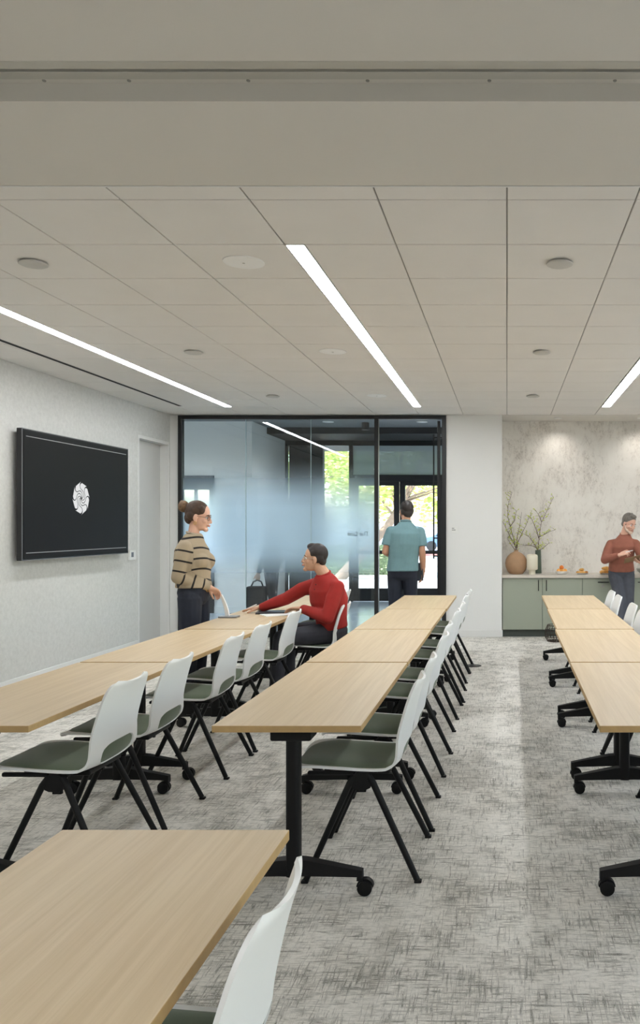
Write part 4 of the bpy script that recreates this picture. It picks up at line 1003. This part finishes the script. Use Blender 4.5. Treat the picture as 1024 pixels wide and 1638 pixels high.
    for S in 'RL':
        sh, el, wr = g['sh'+S], g['el'+S], g['wr'+S]
        if sl < .8:
            q = sh.lerp(el, sl); cap(b, [sh.lerp(N, .28) - up*.040, sh - up*.026, sh.lerp(el, .45)], [.052*am, .057*am, .062*am]); b.tube(sh.lerp(el, .3), q, .061*am, .064*am, 18)
        else:
            q = el.lerp(wr, .80); cap(b, [sh.lerp(N, .28) - up*.040, sh - up*.026, sh.lerp(el, .45), el, el.lerp(wr, .4), q], [.052*am, .058*am, .061*am, .055*am, .051*am, .041*am]); b.tube(q, el.lerp(wr, sl), .041*am, .037*am, 16)
    gar = remesh(b, opt.get('top_name', 'jumper'), top, t, .0062, 12)
    if top == 'stripe_knit':
        n = len(gar.data.vertices); co = np.empty(n*3, np.float32); gar.data.vertices.foreach_get('co', co); co = co.reshape(n, 3) + np.array(base)
        def seg(p, q):
            p, q = np.array(p), np.array(q); d = q-p; l = np.linalg.norm(d); tt = np.clip(((co-p) @ d)/l**2, 0, 1); return np.linalg.norm(co-(p+tt[:, None]*d), axis=1), tt*l
        val = co[:, 2].copy() + 10.0 - .02*np.sin((co[:, 0]+co[:, 1])*9); best = np.full(n, 1e9)
        dt, _ = seg(P, N - up*.10); dt = dt - .135
        for S in 'RL':
            d0, l0 = seg(g['sh'+S], g['el'+S]); d1, l1 = seg(g['el'+S], g['wr'+S]); LA = (g['sh'+S]-g['el'+S]).length
            da = np.minimum(d0, d1) - .058; arm = np.where(d0 < d1, l0, LA + l1)
            k = da < dt; val = np.where(k & (da < best), 20.03 - arm + .02, val); best = np.minimum(best, np.where(k, da, 1e9))
        at_ = gar.data.attributes.new('ring', 'FLOAT', 'POINT'); at_.data.foreach_set('value', val.astype(np.float32))
    nk = N + up*opt.get('collar_up', .006)
    cl = MB(base).path([V(nk) + rs*.060*math.cos(a) + fs_*(.058*math.sin(a)+.004) + up*(-.013*math.sin(a)) for a in [2*math.pi*k/24 for k in range(25)]], opt.get('collar_r', .0105), 8).build('collar', opt.get('collar_mat', top if top != 'stripe_knit' else 'collar_beige'), gar, 60)
    if opt.get('buttons'):
        for k in range(3): q = N + fs_*(.078+.020*k) - up*(.035+.040*k) ; MB(base).ball(q, (.008, .008, .008)).build('button', 'black_plastic', gar, 60)
    # ---- trousers
    b = MB(base); k = opt.get('leg_r', 1.)
    b.loft([ring(P + up*(opt.get('hem', .03)+.06), rh, fh, .150*W+.004, .106*D+.004), ring(P, rh, fh, .172*W+.006, .122*D+.006), ring(P - up*.07, rh, fh, .160*W, .112*D), ring(P - up*.11, rh, fh, .10*W, .08*D)])
    for S in 'RL':
        hp, kn, an = g['hip'+S], g['kn'+S], g['an'+S]
        cap(b, [hp, hp.lerp(kn, .4), kn, kn.lerp(an, .45)], [.098*k, .090*k, .070*k, .064*k]); b.tube(kn.lerp(an, .45), an + V((0, 0, .0)), .064*k, .058*k, 16)
    remesh(b, 'trousers', legs, t, .0068, 3)
    for S in 'RL':
        ft = V(opt.get('toe'+S, opt.get('toe', fh))); ft.z = 0; ft.normalize(); an = g['an'+S]; rr = V((ft.y, -ft.x, 0)); z = lambda p, h: V((p.x, p.y, h))
        b = MB(base); b.loft([[z(an + ft*q + rr*w*math.cos(a), max(0.0, .5*h + .5*h*math.sin(a))) for a in [2*math.pi*j/16 for j in range(16)]] for q, w, h in ((-.085, .022, .06), (-.07, .036, .085), (-.01, .042, .10), (.06, .048, .085), (.13, .050, .065), (.175, .040, .052), (.195, .020, .035))])
        b.build('shoe', 'shoe_dark', t, 50)
    return t, body, g, H
mat('collar_beige', (176, 162, 140), .9, bump=.25, bscale=420)

# woman standing beside the left tables
J = dict(pelvis=(-2.735, 7.10, .975), chest=(-2.745, 7.10, 1.245), neck=(-2.738, 7.10, 1.482), head=(-2.703, 7.115, 1.629),
         shR=(-2.755, 6.955, 1.400), elR=(-2.800, 6.905, 1.115), wrR=(-2.582, 7.075, 1.018), shL=(-2.750, 7.250, 1.400), elL=(-2.830, 7.33, 1.12), wrL=(-2.775, 7.34, .90),
         hipR=(-2.735, 7.01, .93), hipL=(-2.735, 7.19, .93), knR=(-2.730, 7.00, .50), knL=(-2.720, 7.20, .50), anR=(-2.765, 6.99, .085), anL=(-2.755, 7.21, .085))
wo, wb, g, H = person('woman in a striped beige jumper standing beside the left tables', (-2.74, 7.1, 0), J, 'skin_a', 'stripe_knit', 'trouser_navy', 'hair_brown',
    dict(hf=(.975, .12, -.13), hair='bun', head=1.05, w=.93, d=1.0, bust=True, waist=.146, neck_r=.047, arm=.86, sleeve_r=.95, ease=.024, hem=.045, glasses='glasses_dark', leg_r=1.05, toe=(1, .05, 0),
         handR=dict(d=(.42, .70, -.55), n=(.2, -.5, -.9), curl=(.55, .55, .6, .65), sc=.93, thumb=(.8, .3, .5)), handL=dict(d=(.15, 0, -1), n=(0, -1, 0), curl=.25, sc=.93)), 'people in the room')
MB(wo.location).path([V((-2.597, 7.053, 1.013)) + V((.027*math.cos(a)*.2, .027*math.cos(a), .030*math.sin(a))) for a in [2*math.pi*k/16 for k in range(17)]], .003, 6).build('bracelet', 'gold', wo, 60)
# seated man
J = dict(pelvis=(-1.590, 7.42, .595), chest=(-1.615, 7.375, .885), neck=(-1.655, 7.355, 1.118), head=(-1.735, 7.335, 1.252),
         shL=(-1.510, 7.235, 1.035), elL=(-1.575, 7.135, .750), wrL=(-1.850, 7.320, .812), shR=(-1.770, 7.480, 1.040), elR=(-2.060, 7.590, .875), wrR=(-2.320, 7.640, .782),
         hipR=(-1.625, 7.515, .590), hipL=(-1.570, 7.335, .590), knR=(-2.035, 7.56, .570), knL=(-1.985, 7.14, .570), anR=(-2.03, 7.56, .085), anL=(-2.02, 7.09, .085))
ma, mb_, g, H = person('seated man in a red jumper reaching across the left table', (-1.60, 7.42, 0), J, 'skin_b', 'knit_red', 'trouser_char', 'hair_black',
    dict(hf=(-.97, -.20, .10), hair='part', head=1.0, w=1.08, d=1.06, arm=1.0, sleeve_r=1.08, ease=.016, hem=.03, waist=.160, glasses='glasses_clear', buttons=True, toe=(-1, 0, 0), toeL=(-1, -.1, 0),
         handR=dict(d=(-1, -.08, -.06), n=(0, .0, -1), curl=(.12, .15, .2, .25)), handL=dict(d=(-.93, .22, -.06), n=(0, -.25, -1), curl=(.22, .25, .28, .3), sc=1.06)))
w0, w1 = g['wrL'], g['elL']; dd = (w1-w0).normalized(); u, v_ = frame(dd); wc = w0 + dd*.022
MB(ma.location).path([wc + u*.032*math.cos(a) + v_*.027*math.sin(a) for a in [2*math.pi*k/20 for k in range(21)]], .008, 8).ball(wc + V((-.004, -.024, .012)), (.018, .012, .016)).build('watch', 'watch', ma, 50)
# man with his back turned
J = dict(pelvis=(-1.285, 10.0, 1.00), chest=(-1.260, 10.0, 1.33), neck=(-1.245, 10.0, 1.602), head=(-1.243, 10.035, 1.730),
         shL=(-1.425, 9.985, 1.512), elL=(-1.487, 9.94, 1.235), wrL=(-1.405, 10.17, 1.17), shR=(-1.068, 10.01, 1.508), elR=(-1.040, 9.985, 1.225), wrR=(-1.035, 10.06, .995),
         hipL=(-1.375, 10.0, .955), hipR=(-1.195, 10.0, .955), knL=(-1.385, 10.03, .52), knR=(-1.19, 10.09, .52), anL=(-1.38, 9.98, .085), anR=(-1.19, 10.10, .085))
mc, mcb, g, H = person('man in a blue polo shirt seen from behind at the doorway', (-1.28, 10.0, 0), J, 'skin_c', 'polo_blue', 'trouser_navy', 'hair_black',
    dict(hf=(-.50, .86, .02), hair='crew', head=.98, w=1.05, d=1.08, arm=1.05, sleeve=.72, sleeve_r=1.12, ease=.020, hem=-.012, waist=.158, toe=(-.1, 1, 0), top_name='polo_shirt', collar_r=.015,
         handR=dict(d=(-.12, .10, -1), n=(-1, .1, 0), curl=(.30, .32, .35, .38)), handL=dict(d=(.5, .8, .1), n=(.8, -.4, -.3), curl=.45)))
tb = thing('tablet', 'dark grey tablet carried by the man in the blue polo', 'tablet', (-1.083, 10.085, .985))
MB(tb.location).box(-1.086, -1.078, 10.0, 10.17, .872, 1.098, bev=.003, seg=2, rot=Matrix.Rotation(R(34), 3, 'Z') @ Matrix.Rotation(R(-4), 3, 'X')).build('case', 'tablet_dark', tb)
MB(tb.location).box(-1.0775, -1.0768, 10.01, 10.16, .882, 1.088, rot=Matrix.Rotation(R(34), 3, 'Z') @ Matrix.Rotation(R(-4), 3, 'X'), piv=(-1.082, 10.085, .985)).build('screen_glass', 'black_plastic', tb)
# man leaning on the counter
J = dict(pelvis=(1.575, 11.185, .925), chest=(1.565, 11.135, 1.185), neck=(1.607, 11.08, 1.440), head=(1.655, 11.045, 1.576),
         shR=(1.422, 11.125, 1.330), elR=(1.325, 10.99, 1.095), wrR=(1.500, 10.83, 1.165), shL=(1.752, 11.035, 1.337), elL=(1.840, 10.985, 1.085), wrL=(1.800, 10.79, 1.060),
         hipR=(1.490, 11.175, .885), hipL=(1.660, 11.165, .885), knR=(1.555, 10.99, .49), knL=(1.655, 11.03, .49), anR=(1.485, 10.85, .085), anL=(1.610, 10.99, .085))
md, mdb, g, H = person('grey haired man in a rust jumper leaning on the counter with a clipboard', (1.55, 11.1, 0), J, 'skin_d', 'knit_rust', 'trouser_grey', 'hair_grey',
    dict(hf=(.56, -.76, -.30), hu=(.1, 0, 1), hair='quiff', beard=True, head=1.03, w=1.0, d=1.0, sleeve_r=1.05, ease=.016, hem=.02, toe=(.1, -1, 0), brow='hair_black',
         handR=dict(d=(.80, -.40, .35), n=(.35, .5, -.6), curl=(.35, .5, .7, .8)), handL=dict(d=(-.75, -.35, .25), n=(.1, .2, 1), curl=(.25, .25, .3, .3))))
cb = thing('clipboard', 'brown clipboard held by the leaning man', 'clipboard', (1.685, 10.73, 1.125)); RM = Matrix.Rotation(R(-14), 3, 'Y') @ Matrix.Rotation(R(-20), 3, 'X')
MB(cb.location).box(1.545, 1.825, 10.62, 10.84, 1.121, 1.126, bev=.002, rot=RM, piv=cb.location).build('board', 'clipboard', cb)
MB(cb.location).box(1.56, 1.81, 10.63, 10.83, 1.126, 1.1275, rot=RM, piv=cb.location).build('sheet', 'paper', cb)
MB(cb.location).box(1.64, 1.73, 10.82, 10.845, 1.126, 1.136, rot=RM, piv=cb.location).build('clip', 'chrome', cb)
pn = tag(MB((1.62, 10.76, 1.22)).path([V((1.575, 10.785, 1.205)), V((1.655, 10.745, 1.228)), V((1.668, 10.738, 1.231))], [.005, .005, .002], 8).build('pen', 'pen_white', None, 60), 'white pen in the raised hand of the leaning man', 'pen')
# figure in the lobby behind the film
J = dict(pelvis=(-3.70, 12.75, .97), chest=(-3.72, 12.75, 1.24), neck=(-3.74, 12.75, 1.46), head=(-3.77, 12.75, 1.61),
         shL=(-3.73, 12.58, 1.36), elL=(-3.76, 12.54, 1.08), wrL=(-3.84, 12.56, .82), shR=(-3.72, 12.92, 1.36), elR=(-3.70, 12.97, 1.08), wrR=(-3.74, 12.96, .84),
         hipL=(-3.70, 12.66, .93), hipR=(-3.70, 12.84, .93), knL=(-3.66, 12.65, .50), knR=(-3.70, 12.85, .50), anL=(-3.55, 12.65, .085), anR=(-3.72, 12.85, .085))
me_, meb, g, H = person('blurred person in dark clothes behind the frosted glass holding a bag', (-3.70, 12.75, 0), J, 'skin_b', 'coat_dark', 'trouser_char', 'hair_black',
    dict(hf=(-1, 0, 0), hair='crew', head=.96, w=1.0, vox=.007, hem=-.02, toe=(-1, 0, 0), top_name='coat', handR=dict(d=(-.1, 0, -1), n=(0, -1, 0)), handL=dict(d=(-.15, 0, -1), n=(0, 1, 0), curl=.7)))
bg_ = thing('shoulder_bag', 'black bag held by the blurred person behind the glass', 'bag', (-3.87, 12.57, .42))
MB(bg_.location).box(-4.02, -3.72, 12.49, 12.65, .24, .62, bev=.03, seg=3).build('bag_body', 'bag_black', bg_, 50)
MB(bg_.location).path([V((-3.96, 12.57, .61)), V((-3.92, 12.57, .69)), V((-3.86, 12.57, .715)), V((-3.80, 12.57, .69)), V((-3.77, 12.57, .61))], .012, 8).build('bag_handle', 'bag_black', bg_, 60)
MB(bg_.location).box(-3.99, -3.75, 12.482, 12.492, .28, .44, bev=.004).build('bag_pocket', 'bag_black', bg_)

# ---------------- things on the left table
ds = thing('desk_stand', 'white upright stand on a flat grey base held by the woman', 'stand', (-2.47, 7.225, TZ)); o = ds.location
MB(o).box(-2.552, -2.388, 7.175, 7.275, TZ, TZ+.016, bev=.004, seg=2).build('base', 'stand_base', ds)
rr = []
for i in range(11):
    k = i/10; z = TZ+.014 + 0.190*k; xc = -2.484 - .060*k**1.6; w = .034 - .012*k; rr.append([V((xc-w*.5, 7.225-.012, z)), V((xc+w*.5, 7.225-.012, z)), V((xc+w*.5, 7.225+.012, z)), V((xc-w*.5, 7.225+.012, z))])
MB(o).loft(rr).build('upright', 'stand_white', ds, 50)
lp = thing('laptop', 'thin grey closed laptop lying before the seated man', 'laptop', (-2.19, 7.60, TZ)); o = lp.location
RZ = Matrix.Rotation(R(12), 3, 'Z')
MB(o).box(-2.34, -2.06, 7.50, 7.71, TZ, TZ+.009, bev=.003, rot=RZ).build('base', 'laptop', lp); MB(o).box(-2.34, -2.06, 7.50, 7.71, TZ+.0095, TZ+.016, bev=.003, rot=RZ).build('lid', 'laptop', lp)
tag(MB((-2.07, 7.40, TZ)).box(-2.20, -1.98, 7.31, 7.60, TZ, TZ+.004, rot=Matrix.Rotation(R(-58), 3, 'Z')).build('note_paper', 'paper'), 'white sheets of paper under the seated man\'s hand', 'paper')
tag(MB((-2.40, 7.60, .79)).path([V((-2.455, 7.605, .772)), V((-2.36, 7.615, .812)), V((-2.345, 7.617, .818))], [.002, .0055, .0055], 8).build('pen', 'pen_white', None, 60), 'white pen in the outstretched hand of the seated man', 'pen')
